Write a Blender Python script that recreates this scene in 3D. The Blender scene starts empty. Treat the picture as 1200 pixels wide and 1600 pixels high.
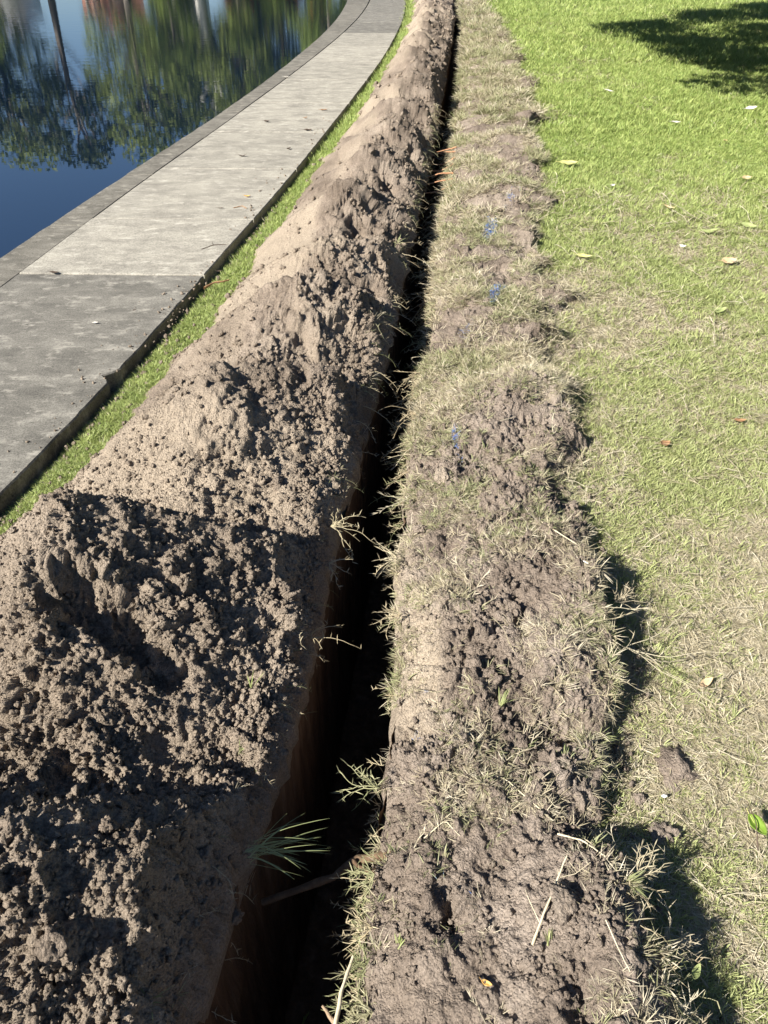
import bpy, math, random
import numpy as np
R = math.radians
random.seed(7)
rng = np.random.default_rng(11)
S = bpy.context.scene
# ------------------------------------------------------------ camera, sky, sun, exposure
CAM_H, PITCH = 1.6, 38.23
cam_d = bpy.data.cameras.new('camera'); cam = bpy.data.objects.new('camera', cam_d)
S.collection.objects.link(cam); S.camera = cam
cam.location = (0, 0, CAM_H); cam.rotation_euler = (R(90 - PITCH), 0, 0)
cam_d.sensor_fit = 'VERTICAL'; cam_d.sensor_height = 36.0; cam_d.lens = 36.0 * 1155 / 1600
cam_d.clip_start = 0.05; cam_d.clip_end = 2000
SUN_AZ = math.atan2(-0.83, -0.56); SUN_EL = R(36)
W = bpy.data.worlds.new('World'); S.world = W; W.use_nodes = True
wn = W.node_tree; wn.nodes.clear()
sky = wn.nodes.new('ShaderNodeTexSky'); sky.sky_type = 'NISHITA'; sky.sun_disc = False
sky.sun_elevation = SUN_EL; sky.sun_rotation = SUN_AZ; sky.ozone_density = 4.0; sky.air_density = 0.75; sky.dust_density = 0.3
bg = wn.nodes.new('ShaderNodeBackground'); bg.inputs[1].default_value = 0.05
wo = wn.nodes.new('ShaderNodeOutputWorld')
wn.links.new(sky.outputs[0], bg.inputs[0]); wn.links.new(bg.outputs[0], wo.inputs[0])
sd = bpy.data.lights.new('sun', 'SUN'); sun = bpy.data.objects.new('sun', sd); S.collection.objects.link(sun)
sd.energy = 5.0; sd.angle = R(0.5); sd.color = (1.0, 0.955, 0.88)
sun.location = (-10, -7, 12)
sun.rotation_euler = (math.pi / 2 - SUN_EL, 0, math.atan2(0.56, 0.83) - math.pi / 2)
S.view_settings.view_transform = 'Standard'; S.view_settings.look = 'None'
S.view_settings.exposure = 1.27; S.view_settings.gamma = 1.0
try: S.view_settings.use_curve_mapping = False
except Exception: pass
S.render.engine = 'CYCLES'
S.cycles.max_bounces = 6; S.cycles.diffuse_bounces = 2; S.cycles.glossy_bounces = 3
S.cycles.transmission_bounces = 3; S.cycles.transparent_max_bounces = 6

# ------------------------------------------------------------ object helpers
def link(o, parent=None):
    S.collection.objects.link(o)
    if parent: o.parent = parent
    return o
def tag(o, label=None, cat=None, group=None, kind=None):
    if label: o['label'] = label
    if cat: o['category'] = cat
    if group: o['group'] = group
    if kind: o['kind'] = kind
    return o
def empty(name, loc=(0, 0, 0), rz=0):
    o = bpy.data.objects.new(name, None); o.empty_display_size = 0.05
    o.location = loc; o.rotation_euler = (0, 0, rz)
    return link(o)
def np_mesh(name, V, F, mats, smooth=True, mi=None, cols=None):
    """V (n,3); F list of int arrays (k,3) or (k,4)."""
    me = bpy.data.meshes.new(name)
    V = np.asarray(V, np.float32)
    if not isinstance(F, list): F = [F]
    F = [np.asarray(f, np.int32) for f in F if len(f)]
    loops = np.concatenate([f.ravel() for f in F])
    tot = np.concatenate([np.full(len(f), f.shape[1], np.int32) for f in F])
    start = np.concatenate([[0], np.cumsum(tot)[:-1]]).astype(np.int32)
    me.vertices.add(len(V)); me.vertices.foreach_set('co', V.ravel())
    me.loops.add(len(loops)); me.loops.foreach_set('vertex_index', loops)
    me.polygons.add(len(tot)); me.polygons.foreach_set('loop_start', start)
    try: me.polygons.foreach_set('loop_total', tot)
    except Exception: pass
    if smooth: me.polygons.foreach_set('use_smooth', np.ones(len(tot), bool))
    if not isinstance(mats, (list, tuple)): mats = [mats]
    for m in mats: me.materials.append(m)
    if mi is not None: me.polygons.foreach_set('material_index', np.asarray(mi, np.int32))
    if cols:
        for k, a in cols.items():
            at = me.attributes.new(k, 'FLOAT', 'POINT'); at.data.foreach_set('value', np.asarray(a, np.float32))
    me.update(calc_edges=True); me.validate()
    return me
def mobj(name, V, F, mats, parent=None, **k):
    return link(bpy.data.objects.new(name, np_mesh(name, V, F, mats, **k)), parent)
def grid_faces(ny, nx, off=0):
    i = np.arange(ny * nx).reshape(ny, nx) + off
    return np.stack([i[:-1, :-1], i[:-1, 1:], i[1:, 1:], i[1:, :-1]], -1).reshape(-1, 4)

# ------------------------------------------------------------ noise
def _h(ix, iy, s):
    n = (ix.astype(np.int64) * 374761393 + iy.astype(np.int64) * 668265263 + s * 1274126177) & 0xffffffff
    n = ((n ^ (n >> 13)) * 1274126177) & 0xffffffff
    n = (n ^ (n >> 16)) * 2246822519 & 0xffffffff
    return ((n ^ (n >> 15)) & 0xffffff) / float(0xffffff)
def vnoise(x, y, s=0):
    ix = np.floor(x); iy = np.floor(y); fx = x - ix; fy = y - iy
    fx = fx * fx * fx * (fx * (fx * 6 - 15) + 10); fy = fy * fy * fy * (fy * (fy * 6 - 15) + 10)
    ix = ix.astype(np.int64); iy = iy.astype(np.int64)
    a = _h(ix, iy, s); b = _h(ix + 1, iy, s); c = _h(ix, iy + 1, s); d = _h(ix + 1, iy + 1, s)
    return (a + (b - a) * fx) * (1 - fy) + (c + (d - c) * fx) * fy
def fbm(x, y, s=0, oct=4, gain=0.5):
    t = 0; a = 1; n = 0
    for k in range(oct):
        t = t + a * (vnoise(x * 2 ** k + 17.3 * k, y * 2 ** k - 9.1 * k, s + k) * 2 - 1); n += a; a *= gain
    return t / n
def worley(x, y, s=0):
    """F1 distance and the random value of the nearest cell."""
    ix = np.floor(x).astype(np.int64); iy = np.floor(y).astype(np.int64)
    best = np.full(x.shape, 9.0); rid = np.zeros(x.shape)
    for dx in (-1, 0, 1):
        for dy in (-1, 0, 1):
            cx = ix + dx; cy = iy + dy
            d = np.hypot(cx + _h(cx, cy, s) - x, cy + _h(cx, cy, s + 7) - y)
            m = d < best
            best = np.where(m, d, best); rid = np.where(m, _h(cx, cy, s + 13), rid)
    return best, rid
def sstep(a, b, x):
    t = np.clip((x - a) / (b - a), 0, 1); return t * t * (3 - 2 * t)
def curve(pts, sm=0.4):
    """smoothed interpolation x(y) through (y, x) points"""
    p = np.array(pts, float); ys = np.linspace(-3, 70, 1461); xs = np.interp(ys, p[:, 0], p[:, 1])
    out = xs.copy()
    for i, y in enumerate(ys):
        w = max(0.12, sm * max(y, 0.3) * 0.35); sel = slice(max(0, i - int(3 * w / .05)), i + int(3 * w / .05) + 1)
        k = np.exp(-0.5 * ((ys[sel] - y) / w) ** 2); out[i] = (xs[sel] * k).sum() / k.sum()
    return lambda y: np.interp(y, ys, out)

# ------------------------------------------------------------ plan of the place (metres, camera foot at 0,0)
lipR = curve([(-3, -.45), (0, -.14), (.49, -.08), (.72, -.05), (1.03, 0), (1.32, .03), (1.7, .03), (2.1, .06), (2.68, .12), (3.65, .23), (4.6, .31), (7.06, .58), (10.3, .9), (14.5, 1.31), (20, 1.78), (26, 2.17), (40, 2.8), (70, 3.5)], .15)
twid = curve([(-3, .27), (.8, .27), (1.3, .24), (2.1, .19), (5, .17), (12, .2), (70, .25)])
lipL = lambda y: lipR(y) - twid(y)
bankE = curve([(-3, .5), (.3, .49), (.49, .50), (.68, .485), (.80, .49), (.94, .53), (1.05, .56), (1.15, .60), (1.32, .63), (1.7, .64), (2.1, .66), (2.68, .80), (3.2, .82), (3.82, .90), (4.61, 1.0), (6.83, 1.36), (8.1, 1.55), (11.76, 2.02), (20.1, 2.5), (26, 2.9), (70, 4.4)], .1)
footL = curve([(-3, -2.2), (.8, -1.7), (1.4, -1.5), (1.89, -1.32), (2.18, -1.22), (2.78, -1.14), (3.27, -1.08), (3.8, -.95), (4.7, -.88), (5.5, -.77), (7.43, -.56), (10.45, -.28), (13.97, .12), (22.2, .66), (30, .95), (70, 1.6)], .1)
pathR = curve([(-3, -2.35), (0, -1.80), (1, -1.60), (2.12, -1.385), (2.53, -1.31), (3.11, -1.22), (4.19, -1.07), (5.4, -.91), (6.42, -.78), (8.4, -.56), (10.72, -.31), (14.1, .03), (20.1, .45), (26, .66), (35, .6), (50, -1.2), (70, -6)], .25)
slabL = curve([(-3, -3.2), (1, -2.62), (3, -2.31), (4.29, -2.17), (6.13, -1.99), (8.4, -1.71), (11.76, -1.33), (15.85, -.93), (20.13, -.60), (26, -.38), (35, -.45), (50, -2.4), (70, -7.5)], .25)
copL = curve([(-3, -3.5), (1, -2.92), (3, -2.60), (4.56, -2.40), (5.55, -2.29), (6.73, -2.14), (8.25, -1.94), (10.72, -1.66), (13.35, -1.45), (16.89, -1.2), (20.93, -1.05), (26, -1.04), (35, -1.25), (50, -3.2), (70, -8.5)], .25)
WATER_Z = -0.30
STRIP_Z = -0.055

# ------------------------------------------------------------ materials
def mat(name):
    m = bpy.data.materials.new(name); m.use_nodes = True; nt = m.node_tree; nt.nodes.clear()
    out = nt.nodes.new('ShaderNodeOutputMaterial'); p = nt.nodes.new('ShaderNodeBsdfPrincipled')
    nt.links.new(p.outputs[0], out.inputs[0]); p.inputs['Roughness'].default_value = .9
    p.inputs['Specular IOR Level'].default_value = .25
    return m, nt, p, out
def N(nt, t, **k):
    n = nt.nodes.new(t)
    for a, v in k.items():
        if a in ('op', 'operation'): n.operation = v
        else: setattr(n, a, v)
    return n
def pos(nt):
    g = nt.nodes.new('ShaderNodeNewGeometry'); return g.outputs['Position']
def noise(nt, scale, detail=4, rough=.55, vec=None, dist=0):
    n = N(nt, 'ShaderNodeTexNoise'); n.inputs['Scale'].default_value = scale; n.inputs['Detail'].default_value = detail
    n.inputs['Roughness'].default_value = rough; n.inputs['Distortion'].default_value = dist
    nt.links.new(vec or pos(nt), n.inputs['Vector']); return n.outputs['Fac']
def ramp(nt, fac, stops):
    r = N(nt, 'ShaderNodeValToRGB'); cr = r.color_ramp
    while len(cr.elements) > 1: cr.elements.remove(cr.elements[-1])
    cr.elements[0].position = stops[0][0]; cr.elements[0].color = (*stops[0][1], 1)
    for q, c in stops[1:]:
        e = cr.elements.new(q); e.color = (*c, 1)
    nt.links.new(fac, r.inputs[0]); return r.outputs[0]
def mix(nt, fac, a, b, bt='MIX'):
    m = N(nt, 'ShaderNodeMix', data_type='RGBA', blend_type=bt)
    if hasattr(fac, 'type') or not isinstance(fac, (int, float)): nt.links.new(fac, m.inputs[0])
    else: m.inputs[0].default_value = fac
    for i, c in ((6, a), (7, b)):
        if isinstance(c, tuple): m.inputs[i].default_value = (*c, 1)
        else: nt.links.new(c, m.inputs[i])
    return m.outputs[2]
def maprange(nt, v, a, b, c=0., d=1.):
    m = N(nt, 'ShaderNodeMapRange'); nt.links.new(v, m.inputs[0])
    for i, q in enumerate((a, b, c, d)): m.inputs[i + 1].default_value = q
    return m.outputs[0]
def attr(nt, name, t='GEOMETRY'):
    a = N(nt, 'ShaderNodeAttribute', attribute_type=t, attribute_name=name); return a.outputs['Fac']
def bump(nt, p, h, strength, dist):
    b = N(nt, 'ShaderNodeBump'); b.inputs['Strength'].default_value = strength; b.inputs['Distance'].default_value = dist
    nt.links.new(h, b.inputs['Height']); nt.links.new(b.outputs[0], p.inputs['Normal']); return b
def g3(v): return (v, v, v)

def soil_mat(name, dark, mid, pale, sand):
    m, nt, p, out = mat(name)
    a = ramp(nt, noise(nt, 5, 5, .6), [(.32, dark), (.5, mid), (.68, pale)])
    f = ramp(nt, noise(nt, 160, 3, .7), [(.3, g3(.62)), (.5, g3(1)), (.72, g3(1.3))])
    c = mix(nt, 1.0, a, f, 'MULTIPLY')
    sc = mix(nt, 1.0, sand, f, 'MULTIPLY')
    c = mix(nt, attr(nt, 'sand'), c, sc)
    nt.links.new(c, p.inputs['Base Color']); p.inputs['Roughness'].default_value = .95; p.inputs['Specular IOR Level'].default_value = .1
    vo = N(nt, 'ShaderNodeTexVoronoi'); vo.inputs['Scale'].default_value = 170; nt.links.new(pos(nt), vo.inputs['Vector'])
    ad = N(nt, 'ShaderNodeMath', operation='MULTIPLY_ADD'); nt.links.new(vo.outputs['Distance'], ad.inputs[0]); ad.inputs[1].default_value = -.8; nt.links.new(noise(nt, 330, 4, .7), ad.inputs[2])
    bump(nt, p, ad.outputs[0], 1.0, .007)
    return m
M = {}
M['heap'] = soil_mat('heap_soil', (.165, .13, .10), (.24, .192, .149), (.33, .27, .212), (.38, .312, .235))
M['bank'] = soil_mat('bank_soil', (.18, .142, .112), (.26, .21, .167), (.35, .29, .237), (.42, .35, .265))
def wall_mat():
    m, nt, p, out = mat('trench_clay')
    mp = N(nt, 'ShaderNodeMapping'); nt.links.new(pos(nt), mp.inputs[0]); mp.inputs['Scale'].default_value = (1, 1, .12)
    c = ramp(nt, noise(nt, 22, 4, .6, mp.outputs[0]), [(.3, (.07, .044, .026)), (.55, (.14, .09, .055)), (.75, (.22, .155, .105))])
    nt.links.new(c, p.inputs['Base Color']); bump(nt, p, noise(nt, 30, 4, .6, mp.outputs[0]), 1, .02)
    return m
M['clay'] = wall_mat()
def blue_mask(nt):
    """short strokes of blue survey paint sprayed on the turf"""
    P = pos(nt); tot = None
    warp = N(nt, 'ShaderNodeVectorMath', operation='ADD'); nz = N(nt, 'ShaderNodeTexNoise'); nz.inputs['Scale'].default_value = 14
    nt.links.new(P, nz.inputs[0]); sc = N(nt, 'ShaderNodeVectorMath', operation='SCALE'); sc.inputs[3].default_value = .14
    nt.links.new(nz.outputs['Color'], sc.inputs[0]); nt.links.new(P, warp.inputs[0]); nt.links.new(sc.outputs[0], warp.inputs[1])
    for (x, y, a, l, w) in PAINT:
        mp = N(nt, 'ShaderNodeMapping', vector_type='TEXTURE'); nt.links.new(warp.outputs[0], mp.inputs[0])
        mp.inputs['Location'].default_value = (x + .07, y + .07, .07); mp.inputs['Rotation'].default_value = (0, 0, a); mp.inputs['Scale'].default_value = (l, w, 1)
        fl = N(nt, 'ShaderNodeVectorMath', operation='MULTIPLY'); fl.inputs[1].default_value = (1, 1, 0); nt.links.new(mp.outputs[0], fl.inputs[0])
        ln = N(nt, 'ShaderNodeVectorMath', operation='LENGTH'); nt.links.new(fl.outputs[0], ln.inputs[0])
        v = maprange(nt, ln.outputs['Value'], .5, 1.1, 1., 0.)
        if tot is None: tot = v
        else:
            mx = N(nt, 'ShaderNodeMath', operation='MAXIMUM'); nt.links.new(tot, mx.inputs[0]); nt.links.new(v, mx.inputs[1]); tot = mx.outputs[0]
    br = maprange(nt, noise(nt, 55, 2, .6), .46, .58)
    mu = N(nt, 'ShaderNodeMath', operation='MULTIPLY'); nt.links.new(tot, mu.inputs[0]); nt.links.new(br, mu.inputs[1])
    return mu.outputs[0]
PAINT = [(.60, 3.78, 1.2, .20, .025), (.40, 3.36, .9, .08, .03), (.67, 4.8, 1.4, .2, .04), (.155, .69, 1.4, .045, .012), (.11, .72, .4, .02, .01), (.27, 2.3, 1.5, .18, .02), (.9, 5.5, 1.3, .25, .04), (.09, 1.12, 1.3, .08, .02)]
def blade_mat(name, stops, rootc, transl=.35, paint=False, patch=None):
    m, nt, p, out = mat(name)
    oi = N(nt, 'ShaderNodeObjectInfo')
    c = ramp(nt, oi.outputs['Random'], stops)
    if patch:
        c = mix(nt, maprange(nt, noise(nt, patch[0], 3, .6), .42, .6), c, patch[1], 'MULTIPLY')
    if name == 'green_blade':
        sx = N(nt, 'ShaderNodeSeparateXYZ'); nt.links.new(pos(nt), sx.inputs[0])
        pl = N(nt, 'ShaderNodeMath', operation='MULTIPLY'); nt.links.new(maprange(nt, sx.outputs[1], 2.5, 7.5, .8, .05), pl.inputs[0]); nt.links.new(maprange(nt, sx.outputs[0], -.2, .2, .3, .85), pl.inputs[1])
        c = mix(nt, pl.outputs[0], c, (.42, .43, .21))
    c = mix(nt, maprange(nt, attr(nt, 'along'), 0., .45, .75, 0.), c, rootc)
    if paint: c = mix(nt, blue_mask(nt), c, (.09, .22, .62))
    nt.links.new(c, p.inputs['Base Color']); p.inputs['Roughness'].default_value = .55; p.inputs['Specular IOR Level'].default_value = .35
    tr = N(nt, 'ShaderNodeBsdfTranslucent'); nt.links.new(c, tr.inputs[0])
    ms = N(nt, 'ShaderNodeMixShader'); ms.inputs[0].default_value = transl
    nt.links.new(p.outputs[0], ms.inputs[1]); nt.links.new(tr.outputs[0], ms.inputs[2]); nt.links.new(ms.outputs[0], out.inputs[0])
    return m
M['green'] = blade_mat('green_blade', [(0, (.18, .27, .06)), (.35, (.32, .41, .11)), (.7, (.49, .55, .19)), (1, (.22, .31, .07))], (.30, .30, .14), .35)
M['tuftgreen'] = blade_mat('tuft_blade', [(0, (.31, .35, .16)), (1, (.31, .35, .16))], (.40, .40, .22), .3)
M['turfgreen'] = blade_mat('dull_blade', [(0, (.24, .27, .12)), (.5, (.34, .34, .18)), (1, (.40, .37, .23))], (.30, .26, .16), .3, paint=True)
M['dry'] = blade_mat('straw_blade', [(0, (.50, .44, .30)), (.4, (.38, .33, .21)), (.7, (.62, .56, .42)), (1, (.31, .26, .17))], (.33, .27, .18), .2, paint=True)
M['runner'] = blade_mat('runner_stem', [(0, (.44, .38, .24)), (.5, (.36, .29, .18)), (1, (.52, .45, .3))], (.34, .27, .17), .1)
def flat(name, c1, c2, sc=40, rough=.7, bs=.3, bd=.002, transl=0):
    m, nt, p, out = mat(name)
    nt.links.new(ramp(nt, noise(nt, sc, 4, .6), [(.3, c1), (.7, c2)]), p.inputs['Base Color']); p.inputs['Roughness'].default_value = rough
    bump(nt, p, noise(nt, sc * 3, 3, .6), bs, bd)
    if transl:
        tr = N(nt, 'ShaderNodeBsdfTranslucent'); tr.inputs[0].default_value = (*c2, 1)
        ms = N(nt, 'ShaderNodeMixShader'); ms.inputs[0].default_value = transl
        nt.links.new(p.outputs[0], ms.inputs[1]); nt.links.new(tr.outputs[0], ms.inputs[2]); nt.links.new(ms.outputs[0], out.inputs[0])
    return m
M['leaf_tan'] = flat('tan_leaf', (.52, .36, .2), (.62, .46, .28), 60, .6)
M['leaf_brown'] = flat('brown_leaf', (.28, .15, .08), (.40, .24, .12), 60, .6)
M['leaf_olive'] = flat('olive_leaf', (.22, .26, .10), (.30, .33, .14), 60, .5)
M['leaf_dark'] = flat('dark_leaf', (.06, .045, .035), (.12, .085, .06), 60, .7)
M['leaf_lime'] = flat('lime_leaf', (.24, .38, .05), (.34, .48, .09), 90, .55, transl=.45)
M['leaf_yellow'] = flat('yellow_leaf', (.50, .48, .16), (.58, .52, .24), 60, .5)
M['leaf_white'] = flat('bleached_leaf', (.62, .58, .5), (.72, .68, .6), 60, .6)
M['leaf_orange'] = flat('orange_leaf', (.62, .34, .08), (.7, .42, .14), 60, .6)
M['root'] = flat('root_bark', (.20, .13, .08), (.36, .27, .18), 60, .9, .8, .004)
M['root_dark'] = flat('dark_root', (.09, .055, .032), (.17, .115, .07), 60, .9, .8, .004)
M['root_red'] = flat('orange_root', (.38, .19, .10), (.5, .28, .16), 60, .8)
M['stem'] = flat('dry_stem', (.5, .43, .29), (.62, .54, .38), 60, .7)
M['white'] = flat('pale_stone', (.6, .58, .53), (.7, .68, .62), 60, .7)
M['metal'] = None

def lawn_mat():
    m, nt, p, out = mat('lawn_thatch')
    c = ramp(nt, noise(nt, 90, 4, .65), [(.3, (.06, .05, .025)), (.48, (.15, .13, .075)), (.6, (.26, .225, .145)), (.75, (.38, .34, .23))])
    g = ramp(nt, noise(nt, 120, 3, .6), [(.3, (.08, .10, .03)), (.6, (.22, .27, .08)), (.8, (.32, .37, .13))])
    sx = N(nt, 'ShaderNodeSeparateXYZ'); nt.links.new(pos(nt), sx.inputs[0])
    c = mix(nt, maprange(nt, sx.outputs[1], 3, 8, .3, 1.), c, g)
    nt.links.new(c, p.inputs['Base Color']); bump(nt, p, noise(nt, 130, 4, .7), 1, .012); return m
M['lawn'] = lawn_mat()
def concrete_mat(name, c1, c2, c3, spots):
    m, nt, p, out = mat(name)
    oi = N(nt, 'ShaderNodeObjectInfo')
    mp = N(nt, 'ShaderNodeMapping'); nt.links.new(pos(nt), mp.inputs[0]); mp.inputs['Scale'].default_value = (1, 1.6, 1)
    a = ramp(nt, noise(nt, 3.6, 10, .74, mp.outputs[0], .3), [(.34, c1), (.5, c2), (.66, c3)])
    f = ramp(nt, noise(nt, 120, 6, .85), [(.36, g3(.45)), (.5, g3(1)), (.64, g3(1.4))])
    c = mix(nt, 1., a, f, 'MULTIPLY')
    sp = maprange(nt, noise(nt, 8, 7, .75, mp.outputs[0], .2), .53, .68, 0, .95)
    c = mix(nt, sp, c, spots)
    dk = maprange(nt, noise(nt, 34, 4, .6), .63, .75)
    c = mix(nt, dk, c, tuple(q * .45 for q in c1))
    br = N(nt, 'ShaderNodeMath', operation='MULTIPLY_ADD'); nt.links.new(oi.outputs['Random'], br.inputs[0]); br.inputs[1].default_value = .18; br.inputs[2].default_value = .91
    cc = N(nt, 'ShaderNodeVectorMath', operation='SCALE'); nt.links.new(c, cc.inputs[0]); nt.links.new(br.outputs[0], cc.inputs[3])
    nt.links.new(cc.outputs[0], p.inputs['Base Color']); p.inputs['Roughness'].default_value = .85
    bump(nt, p, noise(nt, 180, 5, .75), .6, .004)
    return m
M['conc'] = concrete_mat('pale_concrete', (.20, .185, .155), (.29, .27, .225), (.37, .345, .285), (.47, .44, .37))
M['conc_dark'] = concrete_mat('dark_concrete', (.105, .099, .085), (.165, .155, .132), (.25, .235, .20), (.38, .355, .30))
M['coping'] = concrete_mat('coping_concrete', (.10, .093, .077), (.15, .139, .115), (.21, .195, .163), (.33, .305, .255))

# ------------------------------------------------------------ ground rows (fine near, coarse far)
def rows(y0, y1, k=1.0, dmin=.0036):
    ys = [y0]
    while ys[-1] < y1:
        y = ys[-1]; ys.append(y + min(.07 * max(k, 1), max(dmin, .00125 * (y * y + 2.2) / 1.6 * k)))
    return np.array(ys)

# terrain below everything, to the horizon
gx = np.concatenate([[-900, -300, -120, -60, -30], np.linspace(-20, 20, 9), [30, 60, 120, 300, 900]])
gy = np.concatenate([[-900, -300, -60, -20], np.linspace(-10, 50, 7), [64, 90, 130, 300, 900]])
X, Y = np.meshgrid(gx, gy); Z = np.full(X.shape, -1.6)
mobj('ground', np.stack([X, Y, Z], -1).reshape(-1, 3), grid_faces(len(gy), len(gx)), M['lawn'])['kind'] = 'structure'

# lawn right of the trench
ys = np.concatenate([[-900, -200, -40, -10, -3, -1, 0, .2], rows(.3, 34, 4, .015)[:], [36, 40, 46, 55, 64, 80, 120, 250, 900]])
ts = np.concatenate([np.linspace(0, 1, 90) ** 1.0 * 2.2, 2.2 + np.linspace(0.02, 1, 60) ** 1.6 * 14, [20, 30, 60, 150, 400, 900]])
Yg, Tg = np.meshgrid(ys, ts, indexing='ij'); Xg = lipR(Yg) + .05 + Tg * 1.0
fade = np.clip(1 - Tg / 16, 0, 1) * sstep(0, .12, Tg)
def lawn_z(x, y):
    return .012 * fbm(x * 3, y * 3, 3, 3) + .05 * fbm(x * .4, y * .4, 5, 2)* sstep(1, 6, np.hypot(x, y))
Zg = (lawn_z(Xg, Yg) - .005 + .006 * fbm(Xg * 26, Yg * 26, 9, 3)) * fade
lawn = mobj('lawn', np.stack([Xg, Yg, Zg], -1).reshape(-1, 3), grid_faces(len(ys), len(ts)), M['lawn']); lawn['kind'] = 'structure'
# grass strip between the path and the heap
ys = np.concatenate([[-3, -1, 0], rows(.3, 34, 6, .02), [40, 50, 64]])
ts = np.linspace(0, 1, 40)
Yg, Tg = np.meshgrid(ys, ts, indexing='ij'); Xg = pathR(Yg) - .02 + Tg * (lipL(Yg) - pathR(Yg) + .015)
edge = np.clip((Xg - pathR(Yg)) / .07, 0, 1)
Zg = STRIP_Z - .05 * (1 - edge) + .008 * fbm(Xg * 14, Yg * 14, 4, 3)
mobj('grass_verge', np.stack([Xg, Yg, Zg], -1).reshape(-1, 3), grid_faces(len(ys), len(ts)), M['lawn'])['kind'] = 'structure'

# trench: two walls and floor, one sheet
ys = np.concatenate([[-3, -1, 0], rows(.2, 34, 2.5, .008), [40, 50, 64]])
DEP = 1.15
prof = [(0, z) for z in np.linspace(-.02, -DEP, 34)] + [(t, -DEP) for t in np.linspace(.1, .9, 7)] + [(1, z) for z in np.linspace(-DEP, .0, 34)]
pt = np.array(prof); Yg = np.repeat(ys[:, None], len(pt), 1); Tt = np.repeat(pt[None, :, 0], len(ys), 0); Zg = np.repeat(pt[None, :, 1], len(ys), 0)
lw = (Tt == 0); rw = (Tt == 1)
rough = .012 * fbm(Yg * 9, Zg * 4, 21, 4) + .006 * fbm(Yg * 40, Zg * 14, 25, 3)
Xg = lipL(Yg) + Tt * twid(Yg) + np.where(lw, rough + .02 * Zg, 0) + np.where(rw, -rough + .02 - .03 * Zg, 0)
Zg = Zg + np.where(~lw & ~rw, .03 * fbm(Xg * 12, Yg * 12, 31, 3), 0)
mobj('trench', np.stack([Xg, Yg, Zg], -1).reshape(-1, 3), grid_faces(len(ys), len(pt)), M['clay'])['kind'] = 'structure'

# ------------------------------------------------------------ spoil heap
# crests of the dumped loads: (x0,y0,h0, x1,y1,h1, slope)
MOUNDS = [(-.95, -.2, .40, -.55, .05, .25, .75), (-.98, .58, .49, -.42, .64, .34, .80), (-.79, 1.46, .52, -.33, 1.60, .27, .86),
          (-.62, 2.38, .38, -.24, 2.52, .28, .72), (-.40, 3.25, .39, -.12, 3.30, .27, .80), (-.34, 4.0, .33, -.08, 4.1, .27, .78), (-.22, 4.85, .39, 0, 5.0, .25, .80),
          (-.1, 5.9, .36, .1, 6.0, .28, .72), (.06, 6.9, .36, .18, 7.0, .3, .7), (.14, 8.1, .36, .3, 8.3, .3, .7), (.3, 9.4, .35, .44, 9.6, .3, .7), (.45, 10.6, .36, .6, 10.8, .3, .7)]
y = 12.0
while y < 40:
    x = .5 * (footL(y) + lipL(y)) + .05; MOUNDS.append((x - .08, y, .36 + random.uniform(-.03, .04), x + .08, y + .2, .3, .68)); y += random.uniform(1.1, 1.7)
def heap_base(X, Y):
    z = np.full(X.shape, -.2)
    w = .05 * fbm(X * 3.1, Y * 3.1, 41, 3); w2 = .05 * fbm(X * 3.1, Y * 3.1, 47, 3)
    Xw = X + w; Yw = Y + w2
    for (x0, y0, h0, x1, y1, h1, s) in MOUNDS:
        dx, dy = x1 - x0, y1 - y0; L = dx * dx + dy * dy
        t = np.clip(((Xw - x0) * dx + (Yw - y0) * dy) / L, 0, 1)
        ox = Xw - x0 - t * dx; oy = Yw - y0 - t * dy
        d = np.sqrt(ox * ox + oy * oy + .0016) - .04
        ss = s * np.where(oy > 0, 1.6 if abs(y0 - 1.46) < .01 else 1.3, .80)
        c = h0 + t * (h1 - h0) - ss * d
        k = .035; hh = np.clip(.5 + .5 * (c - z) / k, 0, 1); z = z * (1 - hh) + c * hh + k * hh * (1 - hh)
    f = footL(Y) + .03 + .05 * fbm(X * 0 + 3, Y * 4.5, 51, 3) ; l = lipL(Y)
    rx = f + .56 * (l - f)
    hr = .20 + .03 * sstep(2, 3, Y) + .03 * fbm(Y * 1.3, X * 0, 55, 2)
    ridge = np.where(X < rx, (X - f) / (rx - f) * (hr + .05) - .05, hr - (X - rx) / (l - rx) * (hr - .1))
    k = .05; hh = np.clip(.5 + .5 * (ridge - z) / k, 0, 1); z = z * (1 - hh) + ridge * hh + k * hh * (1 - hh)
    foot = (X - f) * .95 - .055                      # keep the toe on its line
    k = .03; hh = np.clip(.5 + .5 * (z - foot) / k, 0, 1); z = z * (1 - hh) + foot * hh - k * hh * (1 - hh)
    for (bx, by, bh, ra, rb, an) in [(-.66, 1.22, .10, .17, .055, -.35), (-.42, .98, .05, .12, .05, -.3), (-.25, 2.75, .09, .10, .12, .3), (-.34, 2.55, .05, .04, .10, .4), (-.10, 3.62, .10, .10, .10, .2), (-.16, 4.45, .08, .08, .14, .2), (.02, 5.5, .08, .07, .2, .1)]:
        cx = (Xw - bx) * math.cos(an) + (Yw - by) * math.sin(an); cy = -(Xw - bx) * math.sin(an) + (Yw - by) * math.cos(an); q = (cx / ra) ** 2 + (cy / rb) ** 2
        z = z - bh * sstep(1.6, .1, q)
    steep = 2.0 + 1.4 * sstep(1.05, .85, Y)
    lip = .05 + (l - X) * steep + .03 * fbm(X * 2, Y * 8, 61, 3)
    hh = np.clip(.5 + .5 * (z - lip) / k, 0, 1); z = z * (1 - hh) + lip * hh - k * hh * (1 - hh)
    return z
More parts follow.
